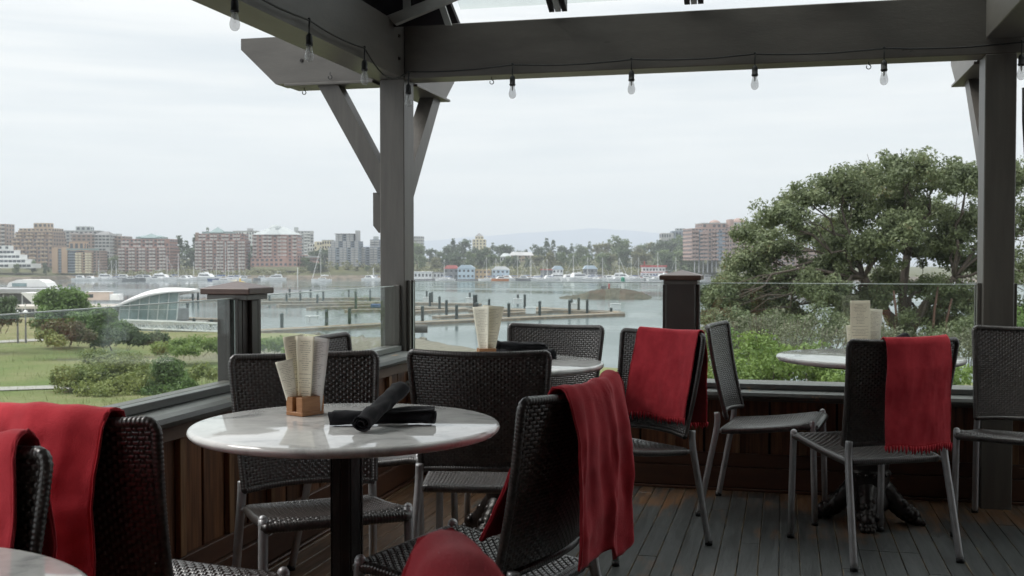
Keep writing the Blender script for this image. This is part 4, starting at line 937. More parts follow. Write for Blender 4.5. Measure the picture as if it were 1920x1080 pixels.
blk(rt, 0, w * .3, 2, 12, 0, Z(457), 'white', 4, 3, False); blk(rt, w * .3, w * .6, 0, 12, 0, Z(453), 'cream', 4, 3, False); blk(rt, w * .6, w, 1, 12, 0, Z(451), 'cream', 4, 4, False, roof='paleroof')
rt, w, Z = fbld('modern_block', 'blue grey modern apartment block with a stepped top', 616, 673, 680, 500, -.05)
blk(rt, 0, w, 0, 16, 0, Z(464), 'blue', 8, 8, True, slabmat='grey', wfrac=.7); blk(rt, w * .08, w, 1, 15, Z(464), Z(452), 'dblue', 3, 7, True, slabmat='grey', wfrac=.7); blk(rt, w * .22, w * .82, 2, 14, Z(452), Z(439), 'blue', 3, 5, True, slabmat='grey', wfrac=.75)
blk(rt, w * .86, w * .97, 3, 9, Z(452), Z(432), 'grey'); MB().box(w * .2, w * .85, .5, 15, Z(439), Z(438)).build('roof', BM['roofgrey'], rt)
rt, w, Z = fbld('modern_block', 'dark blue grey block running behind the corner post', 671, 745, 690, 500, .02)
blk(rt, 0, w, 0, 14, 0, Z(463), 'dblue', 8, 10, True, slabmat='grey', wfrac=.7); blk(rt, w * .3, w * .8, 2, 12, Z(463), Z(449), 'dblue', 3, 4, True, slabmat='grey'); blk(rt, w * .38, w * .5, 3, 8, Z(449), Z(443), 'paleroof')
rt, w, Z = fbld('pale_tower', 'small pale tower just right of the corner post', 776, 793, 1000, 500, 0)
blk(rt, 0, w, 0, 14, 0, Z(443), 'grey', 10, 4, False)
rt, w, Z = fbld('castle_tower', 'cream stone tower with a pointed top above the trees', 886, 911, 900, 500, 0)
blk(rt, 0, w, 0, 12, 0, Z(449), 'cream', 9, 4, False, wfrac=.4); blk(rt, w * .2, w * .8, 2, 10, Z(449), Z(443), 'cream', 1, 3, False); hiproof(rt, w * .2, w * .8, 2, 10, Z(443), 2.6, BM['roofgrey'], .42)
rt, w, Z = fbld('white_house', 'long white roofed house among the trees behind the boats', 955, 1000, 730, 490, 0)
blk(rt, 0, w, 0, 10, 0, Z(479), 'tan', 2, 8, False); hiproof(rt, -.5, w + .5, -.8, 11, Z(479), 2.4, BM['grey'], .12)
rt, w, Z = fbld('white_house', 'small white house left of the long roofed one', 938, 958, 725, 492, 0)
blk(rt, 0, w, 0, 8, 0, Z(481), 'white', 1, 4, False); hiproof(rt, -.4, w + .4, -.6, 9, Z(481), 2.2, BM['paleroof'], .3)
rt, w, Z = fbld('stepped_building', 'grey stepped building just above the dark trees', 1240, 1297, 860, 470, 0)
blk(rt, 0, w * .4, 0, 12, 0, Z(437), 'grey', 3, 5, False); blk(rt, w * .35, w, 1, 12, 0, Z(433), 'dblue', 3, 6, False); blk(rt, w * .5, w * .8, 3, 9, Z(433), Z(428), 'paleroof', 1, 3, False)
rt, w, Z = fbld('brick_complex', 'rose brick apartment complex with domed roof pavilions beside the oak', 1297, 1408, 620, 488, .10)
blk(rt, 0, w * .62, 0, 20, 0, Z(428), 'rose', 8, 11, True, slabmat='rose', wfrac=.6); blk(rt, w * .2, w * .62, 3, 18, Z(428), Z(419), 'rose', 1, 5, False, roof='paleroof')
blk(rt, w * .42, w * .56, -1.2, 0, 0, Z(432), 'dblue', 8, 3, False, wfrac=.8); blk(rt, w * .62, w * 1.1, -2, 20, 0, Z(424), 'rose', 8, 9, 2, slabmat='rose', wfrac=.5)
blk(rt, w * .72, w * 1.1, 0, 18, Z(424), Z(417), 'paleroof', 1, 6, False); dome(rt, w * .46, 8, Z(419), 3.4, 2.3, BM['rose']); dome(rt, w * .88, 8, Z(417), 4.2, 2.8, BM['rose']); blk(rt, w * .66, w * .72, 0, 8, Z(424), Z(411), 'rose')
blk(rt, w * .12, w * .26, -.9, 0, 0, Z(432), 'dblue', 8, 2, True, slabmat='rose', wfrac=.8)
for i in range(14): MB().box(w * (.05 + .075 * i), w * (.05 + .075 * i) + .5, 1, 1.5, -7, 0).build('pillar', BM['grey'], rt)
rt, w, Z = fbld('brick_complex', 'low brick wing seen through the oak leaves', 1440, 1560, 600, 505, 0)
blk(rt, 0, w, 0, 16, 0, Z(470), 'rose', 5, 14, True, slabmat='rose')
rt, w, Z = fbld('timber_pier', 'dark timber pier seen through the oak leaves', 1475, 1545, 560, 524, 0, 'pier')
MB().box(0, w, 0, 6, Z(511), Z(505)).build('deck', M['dockside'], rt)
for i in range(12): MB().tube([(w * (i + .5) / 12, 0, -1), (w * (i + .5) / 12, 0, Z(511))], .3, 6).build('pile', M['greyhull'], rt)

# ---- far trees
def far_tree_mesh(kind, seed):
    r = np.random.default_rng(seed)
    if kind == 'conifer':
        cl = []; 
        for k in range(70):
            h = r.uniform(.08, 1); rad = (1 - h) * .22 + .01; a = r.uniform(0, 2 * PI); cl.append((math.cos(a) * rad * r.uniform(.4, 1), math.sin(a) * rad, h))
        v = leaves(cl, 9, .055, .075, r, .6); mat = M['leaf_far2']
    else:
        lb = [(r.uniform(-.22, .22), r.uniform(-.2, .2), r.uniform(.42, .8), r.uniform(.16, .26), r.uniform(.16, .26), r.uniform(.13, .2)) for _ in range(8)] + [(r.uniform(-.3, .3), r.uniform(-.2, .2), r.uniform(.2, .4), .2, .2, .18) for _ in range(5)]
        v = leaves(lobe_clumps(lb, 16, r, .5), 11, .075, .07, r, .8); mat = {'round': M['leaf_far1'], 'dark': M['leaf_far2'], 'olive': M['leaf_far3']}[kind]
    tm = MB(); tm.tube([(0, 0, -.1), (0, 0, .35), (.02, 0, .7)], [.022, .018, .008], 5)
    return leaf_mesh('crown', v, mat), mk_mesh('trunk', tm.v, tm.f, M['bark'])
FT = {k: [far_tree_mesh(k, s + 40) for s in range(3)] for k in ('round', 'dark', 'olive', 'conifer')}
LM = [(60, 'the tan terraced block'), (140, 'the orange brick block'), (205, 'the tall blue windows'), (270, 'the left red brick block'), (345, 'the gap between the red brick blocks'), (412, 'the right red brick block'), (465, 'the pale slab tower'), (515, 'the pink hotel'),
      (575, 'the low wing of the hotel'), (600, 'the cream houses'), (645, 'the blue grey modern block'), (690, 'the dark blue grey block'), (785, 'the small pale tower'), (845, 'the red roofed boathouse'), (873, 'the pale blue floating house'), (900, 'the cream stone tower'), (940, 'the small white house'), (980, 'the long white roofed house'),
      (1082, 'the big white motor yacht'), (1120, 'the glazed grey yacht'), (1155, 'the forestayed sailing boat'), (1225, 'the red and white paddle boat'), (1268, 'the stepped grey building'), (1350, 'the rose brick complex')]
used_labels = {}
def where(px): return min(LM, key=lambda q: abs(q[0] - px))[1]
ORD = ['', 'second ', 'third ', 'fourth ', 'fifth ', 'sixth ', 'seventh ', 'eighth ', 'ninth ']
def uniq(fmt):
    """fmt has {o}; the first gets none, later ones an ordinal counted away from the landmark to the right"""
    k = used_labels.get(fmt, 0); used_labels[fmt] = k + 1
    return fmt.replace('{o}', ORD[k])
def far_tree(kind, px, ytop, D, wd=1.0, row='front'):
    zb = far_z(px, D) - .3; h = CAMZ + (HOR - ytop) * D / FPX - zb
    col_ = {'round': 'mid green round', 'dark': 'dark green dense', 'olive': 'olive green loose', 'conifer': 'pointed dark conifer'}[kind]
    dirn = 'behind' if row != 'front' else 'beside'
    n = 'tree' if kind != 'conifer' else ''
    rt = empty('conifer_tree' if kind == 'conifer' else 'broadleaf_tree', P(px, D, zb), random.uniform(0, 6), uniq(f'{{o}}{col_} {n} on the far shore {dirn} {where(px)}').replace('  ', ' '), 'tree', 'trees on the far shore')
    rt.scale = (h * wd, h * wd, h)
    c, t_ = random.choice(FT[kind]); mobj('crown', c, rt); mobj('trunk', t_, rt)
for px, yt, k, D, wd in [(336, 443, 'conifer', 730, 1.4), (350, 452, 'conifer', 740, 1.3), (326, 458, 'round', 720, .8), (368, 441, 'conifer', 745, 1.2), (358, 460, 'dark', 715, .9), (390, 428, 'conifer', 900, .7),
                          (188, 436, 'dark', 830, .8), (200, 480, 'dark', 700, 1.1), (214, 477, 'round', 700, 1.1), (120, 445, 'dark', 850, .6), (463, 452, 'dark', 740, .9), (466, 470, 'round', 705, 1.0), (590, 465, 'dark', 730, 1.0), (608, 462, 'dark', 740, 1.0),
                          (572, 478, 'round', 700, .8), (676, 455, 'conifer', 760, .9), (62, 485, 'round', 655, .8), (30, 492, 'round', 640, .8), (86, 490, 'dark', 650, .6), (585, 489, 'dark', 667, 1.5), (600, 492, 'dark', 668, 1.4), (612, 497, 'olive', 668, 1.5), (632, 496, 'round', 670, 1.5), (650, 497, 'olive', 668, 1.5), (668, 498, 'olive', 668, 1.5), (688, 497, 'round', 670, 1.5), (705, 498, 'olive', 668, 1.5)]:
    far_tree(k, px, yt, D, wd)
for px in range(772, 1310, 22):     # front row, behind the floating houses and boats
    yt = float(np.interp(px, [772, 800, 850, 900, 960, 1000, 1050, 1100, 1150, 1200, 1260, 1310], [474, 478, 470, 465, 474, 478, 470, 472, 466, 468, 464, 470])) + random.uniform(-5, 5)
    far_tree(random.choice(['round', 'olive', 'round', 'dark']), px + random.uniform(-5, 5), yt, 700 + random.uniform(-15, 25), random.uniform(.8, 1.15))
for px in range(768, 1320, 17):     # back row, on the skyline
    yt = float(np.interp(px, [768, 790, 815, 835, 870, 890, 925, 960, 975, 1000, 1015, 1030, 1050, 1080, 1120, 1160, 1190, 1225, 1250, 1290, 1320], [452, 455, 468, 455, 446, 460, 455, 452, 468, 460, 452, 446, 458, 456, 455, 442, 458, 452, 442, 440, 440])) + random.uniform(-3, 3)
    far_tree(random.choice(['dark', 'round', 'dark', 'olive', 'conifer'] if px < 1230 else ['dark', 'dark', 'round']), px + random.uniform(-4, 4), yt, 820 + random.uniform(-30, 40), random.uniform(.85, 1.2), 'back')
far_tree('round', 1282, 463, 655, 1.25); far_tree('dark', 1250, 470, 668, 1.1); far_tree('olive', 1330, 480, 640, 1.2); far_tree('round', 1310, 476, 645, 1.0)
# continuing undergrowth between the trunks reads as one mass
r9 = np.random.default_rng(9); cl = []
for _ in range(900):
    px = r9.uniform(560, 1330); D = r9.uniform(672, 705); cl.append(P(px, D, far_z(px, D) + r9.uniform(.4, 3.6)))
for _ in range(260):
    px = r9.uniform(180, 560); D = r9.uniform(664, 680); cl.append(P(px, D, far_z(px, D) + r9.uniform(.2, 2.2)))
tag(mobj('shore_undergrowth', leaf_mesh('shore_undergrowth', leaves(cl, 9, 1.9, 1.5, r9, .7), M['leaf_far3'])), 'mixed bushes filling the bank under the far trees', 'undergrowth', kind='stuff')

# ---- boats
def hull_mesh(L_, Bm, H, mat, fine=1.0):
    v = []; f = []; n = 12
    for i in range(n + 1):
        s = i / n; wd = Bm / 2 * (1 - abs(2 * s - .75) ** 2.4 * .55 if s < .9 else (1 - (s - .9) * 8.5) * .62); wd = max(wd, .04)
        if s > .5: wd = Bm / 2 * max(.02, (1 - ((s - .5) / .5) ** (2.2 * fine)))
        else: wd = Bm / 2 * (.8 + .2 * math.sin(PI * s))
        sh = H * (1 + .35 * max(0, s - .4) ** 1.5); x = (s - .5) * L_ + (.06 * L_ * (s ** 4))
        v += [(x, -wd, sh), (x * .97, -wd * .78, .0), (x * .93, 0, -.35), (x * .97, wd * .78, .0), (x, wd, sh)]
    for i in range(n):
        for k in range(4): a = i * 5 + k; f.append((a, a + 5, a + 6, a + 1))
        f.append((i * 5 + 4, i * 5 + 9, i * 5 + 5, i * 5))
    f.append((0, 1, 2, 3, 4)); f.append((n * 5 + 4, n * 5 + 3, n * 5 + 2, n * 5 + 1, n * 5))
    return mk_mesh('hull', v, f, mat)
BPROTO = {}
def proto(kind):
    if kind in BPROTO: return BPROTO[kind]
    o = bpy.data.objects.new('proto', None)      # never linked: only its mesh list is used
    parts = []
    def pm_(name, mb, mat, smooth=False): parts.append((name, mk_mesh(name, mb.v, mb.f, mat, smooth)))
    if kind.startswith('sail'):
        L_ = 10.5; parts.append(('hull', hull_mesh(L_, 3.2, 1.05, M['navy'] if kind == 'sail_blue' else M['white'])))
        pm_('cabin', MB().prism([(-2.2, 1.05), (2.4, 1.05), (1.7, 1.6), (-2.0, 1.65)], 'y', -.95, .95), M['white'])
        pm_('window', MB().box(-1.7, 1.4, -.98, -.96, 1.18, 1.42).box(-1.7, 1.4, .96, .98, 1.18, 1.42), M['darkglass'])
        pm_('mast', MB().tube([(.7, 0, 1.2), (.7, 0, 14.5)], [.13, .09], 6), M['mast'])
        pm_('boom', MB().tube([(.6, 0, 2.4), (-3.6, 0, 2.5)], .09, 6), M['mast'])
        pm_('furled_sail', MB().tube([(.5, 0, 2.62), (-1.5, 0, 2.72), (-3.4, 0, 2.64)], [.2, .24, .12], 7), M['navy'] if kind != 'sail_furl' else M['white'])
        pm_('rigging', MB().tube([(.7, 0, 14.3), (5.2, 0, 1.4)], .045 if kind != 'sail_furl' else .13, 4).tube([(.7, 0, 14.3), (-5.0, 0, 1.3)], .03, 4).tube([(.7, 0, 9.5), (.7, 1.4, 1.1)], .03, 4).tube([(.7, 0, 9.5), (.7, -1.4, 1.1)], .03, 4).box(.62, .78, -.9, .9, 8.2, 8.3), M['mast'])
    elif kind == 'yacht':
        parts.append(('hull', hull_mesh(15, 4.4, 1.7, M['white'], .9)))
        pm_('cabin', MB().prism([(-5.2, 1.7), (3.4, 1.75), (1.4, 3.4), (-4.6, 3.5)], 'y', -1.7, 1.7), M['white'])
        pm_('window', MB().prism([(-4.3, 2.3), (2.2, 2.3), (1.3, 3.0), (-4.1, 3.0)], 'y', -1.73, -1.71).prism([(-4.3, 2.3), (2.2, 2.3), (1.3, 3.0), (-4.1, 3.0)], 'y', 1.71, 1.73), M['darkglass'])
        pm_('flybridge', MB().prism([(-4.4, 3.5), (-.2, 3.45), (-.9, 4.3), (-1.2, 4.3), (-1.4, 3.9), (-4.2, 3.9)], 'y', -1.4, 1.4).box(-4.2, -1.2, -1.3, 1.3, 5.5, 5.62), M['white'])
        for q in ((-4.1, -1.2), (-4.1, 1.2), (-1.45, 1.2), (-1.45, -1.2)): pm_('awning_pole', MB().tube([(q[0], q[1], 3.8), (q[0], q[1], 5.5)], .05, 4), M['alu'])
    elif kind in ('motor', 'motor_dark', 'motor_orange', 'motor_blue'):
        hm = {'motor': 'white', 'motor_dark': 'greyhull', 'motor_orange': 'orange', 'motor_blue': 'navy'}[kind]
        parts.append(('hull', hull_mesh(9, 3.0, 1.15, M[hm])))
        pm_('cabin', MB().prism([(-2.2, 1.15), (2.2, 1.2), (1.0, 2.5), (-1.9, 2.55)], 'y', -1.15, 1.15), M['white'])
        pm_('window', MB().prism([(-1.6, 1.65), (1.5, 1.65), (.9, 2.2), (-1.5, 2.2)], 'y', -1.18, -1.16).prism([(-1.6, 1.65), (1.5, 1.65), (.9, 2.2), (-1.5, 2.2)], 'y', 1.16, 1.18), M['darkglass'])
        pm_('canopy', MB().box(-4.0, -1.8, -1.1, 1.1, 2.45, 2.55), M['navy'] if kind != 'motor_orange' else M['orange'])
        pm_('aerial', MB().tube([(-1, 0, 2.5), (-1.2, 0, 4.6)], .04, 4), M['mast'])
    bpy.data.objects.remove(o); BPROTO[kind] = parts; return parts
BL = {'sail': 'white sailing boat', 'sail_furl': 'white sailing boat with a rolled foresail', 'sail_blue': 'blue hulled sailing boat', 'yacht': 'large white motor yacht', 'motor': 'small white cabin cruiser', 'motor_dark': 'grey hulled cabin cruiser', 'motor_orange': 'orange hulled motor launch', 'motor_blue': 'blue hulled cabin cruiser'}
def boat(kind, px, D, s=1.0, rot=None, label=None, mast=1.0):
    parts = proto(kind); nm = {'s': 'sailing_boat', 'y': 'motor_yacht', 'm': 'cabin_cruiser'}[kind[0]]
    rt = empty(nm, P(px, D, WATER_Z), YAW + (random.uniform(-.5, .5) + random.choice((0, PI)) if rot is None else rot),
               label or uniq(f'{{o}}{BL[kind]} moored near {where(px)}'), 'boat', 'boats moored along the far shore')
    rt.scale = (s, s, s * mast)
    for n_, me in parts: mobj(n_, me, rt)
    return rt
boat('sail_furl', 604, 595, 1.0, PI + .1, 'white sailing boat lying alone in open water before the rocky point', 1.28)
boat('sail', 420, 560, 1.1, .3, 'sailing boat with the tallest white mast, just left above the short capped post', 1.32)
bl = [('sail', 186), ('motor', 150), ('motor', 168), ('yacht', 200), ('sail', 214), ('sail_blue', 223), ('motor', 290), ('motor_dark', 245), ('yacht', 303), ('motor', 275), ('motor', 320), ('sail', 331), ('sail', 308), ('sail', 362), ('motor', 345), ('motor', 355), ('motor_dark', 378), ('yacht', 392),
      ('sail_blue', 409), ('motor', 405), ('motor', 432), ('motor_dark', 445), ('sail', 449), ('motor', 458), ('yacht', 515), ('motor_dark', 492), ('sail', 429), ('motor', 696), ('motor', 700), ('sail', 833), ('motor', 838), ('motor', 955), ('sail', 912), ('sail', 930), ('motor', 935), ('sail', 968),
      ('sail', 990), ('motor_dark', 985), ('motor', 1005), ('sail', 1001), ('sail', 1017), ('sail', 1026), ('motor', 1030), ('yacht', 1072), ('yacht', 1090), ('sail', 1075), ('motor', 1100), ('sail', 1104), ('motor_blue', 1135), ('motor', 1115), ('sail', 1127), ('yacht', 1050), ('motor', 1148), ('sail_furl', 1158), ('yacht', 1166),
      ('motor', 1180), ('sail', 1188), ('sail', 1195), ('motor', 1205), ('motor', 1214), ('sail', 1232), ('motor_dark', 1222), ('yacht', 1240), ('motor', 1262), ('sail', 1270), ('motor', 1290), ('motor', 1305), ('motor_orange', 940), ('motor', 1330), ('sail', 1316)]
for k, px in bl:
    boat(k, px + random.uniform(-3, 3), random.uniform(622, 646) if k != 'motor_orange' else 612, random.uniform(.85, 1.15) * (1.1 if k == 'motor' else 1.0 if k[0] == 'm' or k == 'yacht' else 1.05), mast=random.uniform(.75, 1.0) if k[0] == 's' else 1)
boat('motor_dark', 232, 634, 1.35, .1, 'dark hulled launch lying below the left red brick block'); boat('motor_dark', 262, 632, 1.3, PI, 'dark launch right of the dark hulled launch')
# buoy and work float
rt = empty('yellow_buoy', P(450, 560, WATER_Z), 0, 'yellow buoy with a lantern right of the tallest mast', 'buoy')
MB().lathe([(2.6, 0), (2.6, .5), (1.6, .8), (.5, 1.0), (.35, 2.4), (.05, 2.6)], 14).build('float', M['yellow'], rt, True, sharp=30)
# floating houses
def fhouse(px, w_, D, h, wall, roofm, label, gable=False, n=4):
    k = D / FPX; rt = empty('floating_house', P(px, D, WATER_Z), YAW, label, 'floating house', 'floating houses right of the corner post'); w = w_ * k
    MB().box(-.5, w + .5, -.8, 7, -.2, .6).build('float', M['greyhull'], rt); MB().box(0, w, 0, 6.5, .6, h).build('wall', wall, rt)
    if gable: MB().prism([(-.4, h), (w + .4, h), (w * .78, h + 2.0), (w * .22, h + 2.0)], 'y', -.4, 6.9).build('roof', roofm, rt)
    else: MB().box(-.3, w + .3, -.4, 6.9, h, h + .35).build('roof', roofm, rt)
    fl = 2 if h > 5 else 1
    for f in range(fl):
        for i in range(n):
            x = w * (i + .5) / n; z = .6 + (h - .6) / fl * (f + .35); MB().box(x - w / n * .25, x + w / n * .25, -.08, -.01, z, z + (h - .6) / fl * .42).build('window', M['darkglass'], rt)
fhouse(776, 34, 640, 4.6, M['white'], M['white'], 'low white floating house just right of the corner post', n=5)
fhouse(812, 20, 645, 4.2, M['white'], M['greyhull'], 'small white floating shed left of the red roof', n=3)
fhouse(832, 28, 640, 6.6, M['greyhull'], BM['redroof'], 'grey floating boathouse with a red roof', True, 3)
fhouse(858, 32, 636, 6.8, M['paleblue'], M['paleblue'], 'pale blue two storey floating house', True, 4)
fhouse(891, 29, 638, 5.8, M['tan'], M['tan'], 'tan and orange floating house', False, 4)
fhouse(922, 33, 640, 6.0, M['paleblue'], M['white'], 'blue grey floating house right of the tan one', True, 4)
fhouse(1014, 22, 650, 5.8, M['greyhull'], M['redpaint'], 'brown floating house behind the masts', False, 3)
fhouse(1036, 20, 652, 6.2, M['white'], M['paleblue'], 'white floating house with a pale gable left of the big yacht', True, 3)
fhouse(1094, 26, 655, 6.4, M['greyhull'], M['paleblue'], 'grey glazed floating house behind the yachts', True, 4)
rt = empty('paddle_boat', P(1203, 640, WATER_Z), YAW, 'red and white two deck paddle boat', 'boat'); k = 640 / FPX; w = 48 * k
MB().box(-.5, w + .5, 0, 6, 0, 1.6).build('hull', M['redpaint'], rt); MB().box(0, w, .4, 5.6, 1.6, 4.4).build('lower_deck', M['white'], rt); MB().box(.5, w - 1, .8, 5.2, 4.7, 7.6).build('upper_deck', M['white'], rt)
MB().box(-.3, w + .3, 0, 6, 4.4, 4.7).build('deck_edge', M['redpaint'], rt); MB().box(0, w, .2, 5.8, 7.6, 8.6).build('roof', M['redpaint'], rt)
for f, z in ((0, 2.4), (1, 5.5)):
    for i in range(7): MB().box(1 + i * 1.9, 2.2 + i * 1.9, .3 if f == 0 else .7, .39 if f == 0 else .79, z, z + 1.2).build('window', M['darkglass'], rt)
MB().tube([(2, 3, 8.6), (2, 3, 11)], .3, 8).build('funnel', M['redpaint'], rt)
# quay-side flag masts, lamp poles
for px, yt in ((700, 505), (633 - 75, 515)):
    D = 650; tag(MB().tube([(0, 0, 0), (0, 0, 7)], .22, 6).build('channel_marker', M['white'], None, False, P(px, D, WATER_Z)), uniq('{o}white channel marker post off the rocky point'), 'marker', 'white channel markers')

# ---- air: thin even haze over the harbour
m = bpy.data.materials.new('harbour_haze'); m.use_nodes = True; t = m.node_tree; t.nodes.clear()
o = t.nodes.new('ShaderNodeOutputMaterial'); vol = t.nodes.new('ShaderNodeVolumePrincipled'); vol.inputs['Color'].default_value = (.90, .95, 1.0, 1); vol.inputs['Density'].default_value = HAZE; vol.inputs['Anisotropy'].default_value = 0.0
t.links.new(vol.outputs[0], o.inputs['Volume'])
hz = MB().box(-6500, 6500, -60, 9100, -14.5, 215).build('haze', m, None, False, (0, 0, 0), YAW); tag(hz, 'thin pale haze over the harbour', kind='stuff')
# =================================================================== the deck: floor, parapets, posts, beams, roof
fl = MB().box(-2.3, 4.3, -2.0, 5.84, -.14, -.030).build('floor', M['black']); tag(fl, 'timber deck floor', kind='structure')
random.seed(21)
bm_cache = {}
def board_mesh(L_):
    k = round(L_, 1)
    if k not in bm_cache: mb = MB(); mb.box(-.0385, .0385, -k / 2 + .001, k / 2 - .001, -.024, 0, .0022); bm_cache[k] = mk_mesh('floor_board', mb.v, mb.f, M['floor'])
    return bm_cache[k], k
x = -1.96
while x < 4.1:
    y = -1.9 + random.choice([0, .3, .6, .9, 1.2]) - 1.2
    while y < 5.78:
        L_ = random.choice([1.8, 2.4, 3.0, 3.6]); L_ = min(L_, round(5.82 - y, 1))
        if L_ < .2: break
        me, k = board_mesh(L_)
        if y + k > -1.9:
            o = mobj('floor_board', me, fl, (x, y + k / 2, random.uniform(-.0012, .0006)))
        y += k
    x += .0795

def sweep_profile(prof, axis, a0, a1):
    return MB().prism(prof, axis, a0, a1)
def wall_run(rt, axis, pos, sgn, a0, a1, ztop, step=.335, off=0.0):
    """framed plank panelling. axis: direction the wall runs; pos: plane of the plank faces; sgn: +1 if the room lies on the + side"""
    def bx(mb, p0, p1, b0, b1, z0, z1, c=.002):
        lo, hi = sorted((pos + sgn * p0, pos + sgn * p1))
        return mb.box(b0, b1, lo, hi, z0, z1, c) if axis == 'x' else mb.box(lo, hi, b0, b1, z0, z1, c)
    bx(MB(), -.05, -.022, a0, a1, 0, ztop, 0).build('backing', M['darkroof'], rt)
    n = int((a1 - a0) / step) + 1
    for i in range(n + 1):
        c = a0 + off + i * step
        if c - .018 > a0 and c + .018 < a1: bx(MB(), .001, .022, c - .018, c + .018, .192, ztop - .002).build('batten', M['batten'], rt)
        for k in range(2):
            p0 = c + .006 + k * step / 2; p1 = c + (k + 1) * step / 2 - .006
            p0, p1 = max(p0, a0 + .002), min(p1, a1 - .002)
            if p1 - p0 > .03: bx(MB(), -.02, random.uniform(-.003, 0), p0, p1, .12, ztop).build('wall_plank', M['plank'], rt)
    bx(MB(), .001, .024, a0, a1, .122, .19).build('bottom_rail', M['base'], rt)
    bx(MB(), .001, .042, a0, a1, .016, .119).build('skirting', M['base'], rt)
    bx(MB(), .043, .058, a0, a1, .001, .014, .003).build('shoe_mould', M['base'], rt)

# left parapet (runs along y)
lw = empty('parapet_wall', (0, 0, 0), 0, 'brown panelled parapet with grey sill and glass along the left side', 'parapet')
wall_run(lw, 'y', -1.99, +1, -1.9, 5.78, .60, .335, .18)
MB().box(-1.972, -1.950, -1.9, 5.60, .602, .676, .002).build('apron', M['apron'], lw)
MB().prism([(-2.06, .655), (-1.945, .650), (-1.928, .658), (-1.921, .672), (-1.926, .688), (-1.95, .6965), (-2.012, .7015), (-2.06, .702)], 'y', -1.9, 5.615).build('sill', M['sill'], lw)
MB().box(-2.052, -2.014, -1.9, 5.612, .7035, .731, .002).build('glazing_stop', M['sill'], lw)
MB().box(-2.12, -2.068, -1.9, 5.612, .60, .728, .002).build('outer_stop', M['paint'], lw)
MB().box(-2.14, -2.02, -1.9, 5.78, -.5, .599).build('outer_cladding', M['paint'], lw)
# front parapet (runs along x), lower sill
fw = empty('parapet_wall', (0, 0, 0), 0, 'brown panelled parapet with a lower grey sill and glass along the front', 'parapet')
wall_run(fw, 'x', 5.80, -1, -1.98, 4.2, .47, .335, .07)
MB().box(-1.99, 4.2, 5.745, 5.770, .472, .512, .002).build('apron', M['apron'], fw)
for a, c in ((-1.995, -.59), (-.436, .920), (1.068, 4.2)):
    MB().prism([(5.70, .500), (5.615, .496), (5.598, .502), (5.590, .515), (5.596, .530), (5.62, .5385), (5.70, .543)], 'x', a, c).build('sill', M['sill'], fw)
    MB().box(a, c, 5.655, 5.690, .544, .569, .002).build('glazing_stop', M['sill'], fw)
    MB().box(a, c, 5.705, 5.80, .474, .565, .002).build('outer_stop', M['paint'], fw)
MB().box(-2.0, 4.2, 5.835, 5.93, -.5, .56).build('outer_cladding', M['paint'], fw)
def pane(rt, axis, pos, a0, a1, z0, z1, th=.010):
    """glass sheet plus its top and end edges, coloured pale as if catching light"""
    mb = MB()
    if axis == 'x': mb.box(a0, a1, pos - th / 2, pos + th / 2, z0, z1)
    else: mb.box(pos - th / 2, pos + th / 2, a0, a1, z0, z1)
    me = mk_mesh('glass_pane', mb.v, mb.f, M['glass']); me.materials.append(M['glassedge'])
    for p in me.polygons:
        n = p.normal
        if abs(n.z) > .5 or (axis == 'x' and abs(n.x) > .5) or (axis == 'y' and abs(n.y) > .5): p.material_index = 1
    e = MB()
    if axis == 'x': e.box(a0, a1, pos - th / 2, pos + th / 2, z1 + .0002, z1 + .0042)
    else: e.box(pos - th / 2, pos + th / 2, a0, a1, z1 + .0002, z1 + .0036)
    e.build('bevel_highlight', M['glassedge'], rt)  # bevel strip whose pale colour holds the highlight
    return mobj('glass_pane', me, rt)
pane(lw, 'y', -2.060, 4.0, 5.67, .704, 1.052); pane(lw, 'y', -2.060, 2.05, 3.842, .704, 1.047); pane(lw, 'y', -2.060, -.2, 2.03, .704, 1.045)
pane(fw, 'x', 5.698, -1.975, -.600, .545, 1.076); pane(fw, 'x', 5.698, -.425, .912, .545, 1.076); pane(fw, 'x', 5.698, 1.076, 2.7, .545, 1.076)

# posts
def cap(rt, cx, cy, z, h=.105):
    MB().box(cx - h, cx + h, cy - h, cy + h, z, z + .024, .003).build('cap_board', M['capbrown'], rt)
    MB().box(cx - h * .82, cx + h * .82, cy - h * .82, cy + h * .82, z - .022, z - .001, .002).build('cap_mould', M['paint'], rt)
    mobj('cap_pyramid', mk_mesh('cap_pyramid', [(cx - h + .006, cy - h + .006, z + .0245), (cx + h - .006, cy - h + .006, z + .0245), (cx + h - .006, cy + h - .006, z + .0245), (cx - h + .006, cy + h - .006, z + .0245), (cx, cy, z + .050)], [(0, 1, 4), (1, 2, 4), (2, 3, 4), (3, 0, 4)], M['capbrown']), rt)
def post(name, label, x0, x1, y0, y1, z0, z1, chan=(), mt='beam_z'):
    rt = empty(name, ((x0 + x1) / 2, (y0 + y1) / 2, 0), 0, label, 'post'); cx, cy = (x0 + x1) / 2, (y0 + y1) / 2
    MB().box(x0 - cx, x1 - cx, y0 - cy, y1 - cy, z0, z1, .004).build('shaft', M[mt], rt)
    for (a0, a1, b0, b1, c0, c1) in chan: MB().box(a0 - cx, a1 - cx, b0 - cy, b1 - cy, c0, c1, .002).build('glass_channel', M[mt], rt)
    return rt, cx, cy
rt, cx, cy = post('short_post', 'short grey post with a brown pyramid cap on the left parapet', -2.145, -2.035, 3.855, 3.985, .60, 1.062,
                  [(-2.084, -2.071, 3.825, 3.854, .735, 1.045), (-2.050, -2.036, 3.822, 3.854, .735, 1.045), (-2.034, -2.018, 3.90, 3.94, .705, 1.04), (-2.05, -2.036, 3.986, 4.012, .735, 1.04)], 'post_brown')
cap(rt, 0, 0, 1.064)
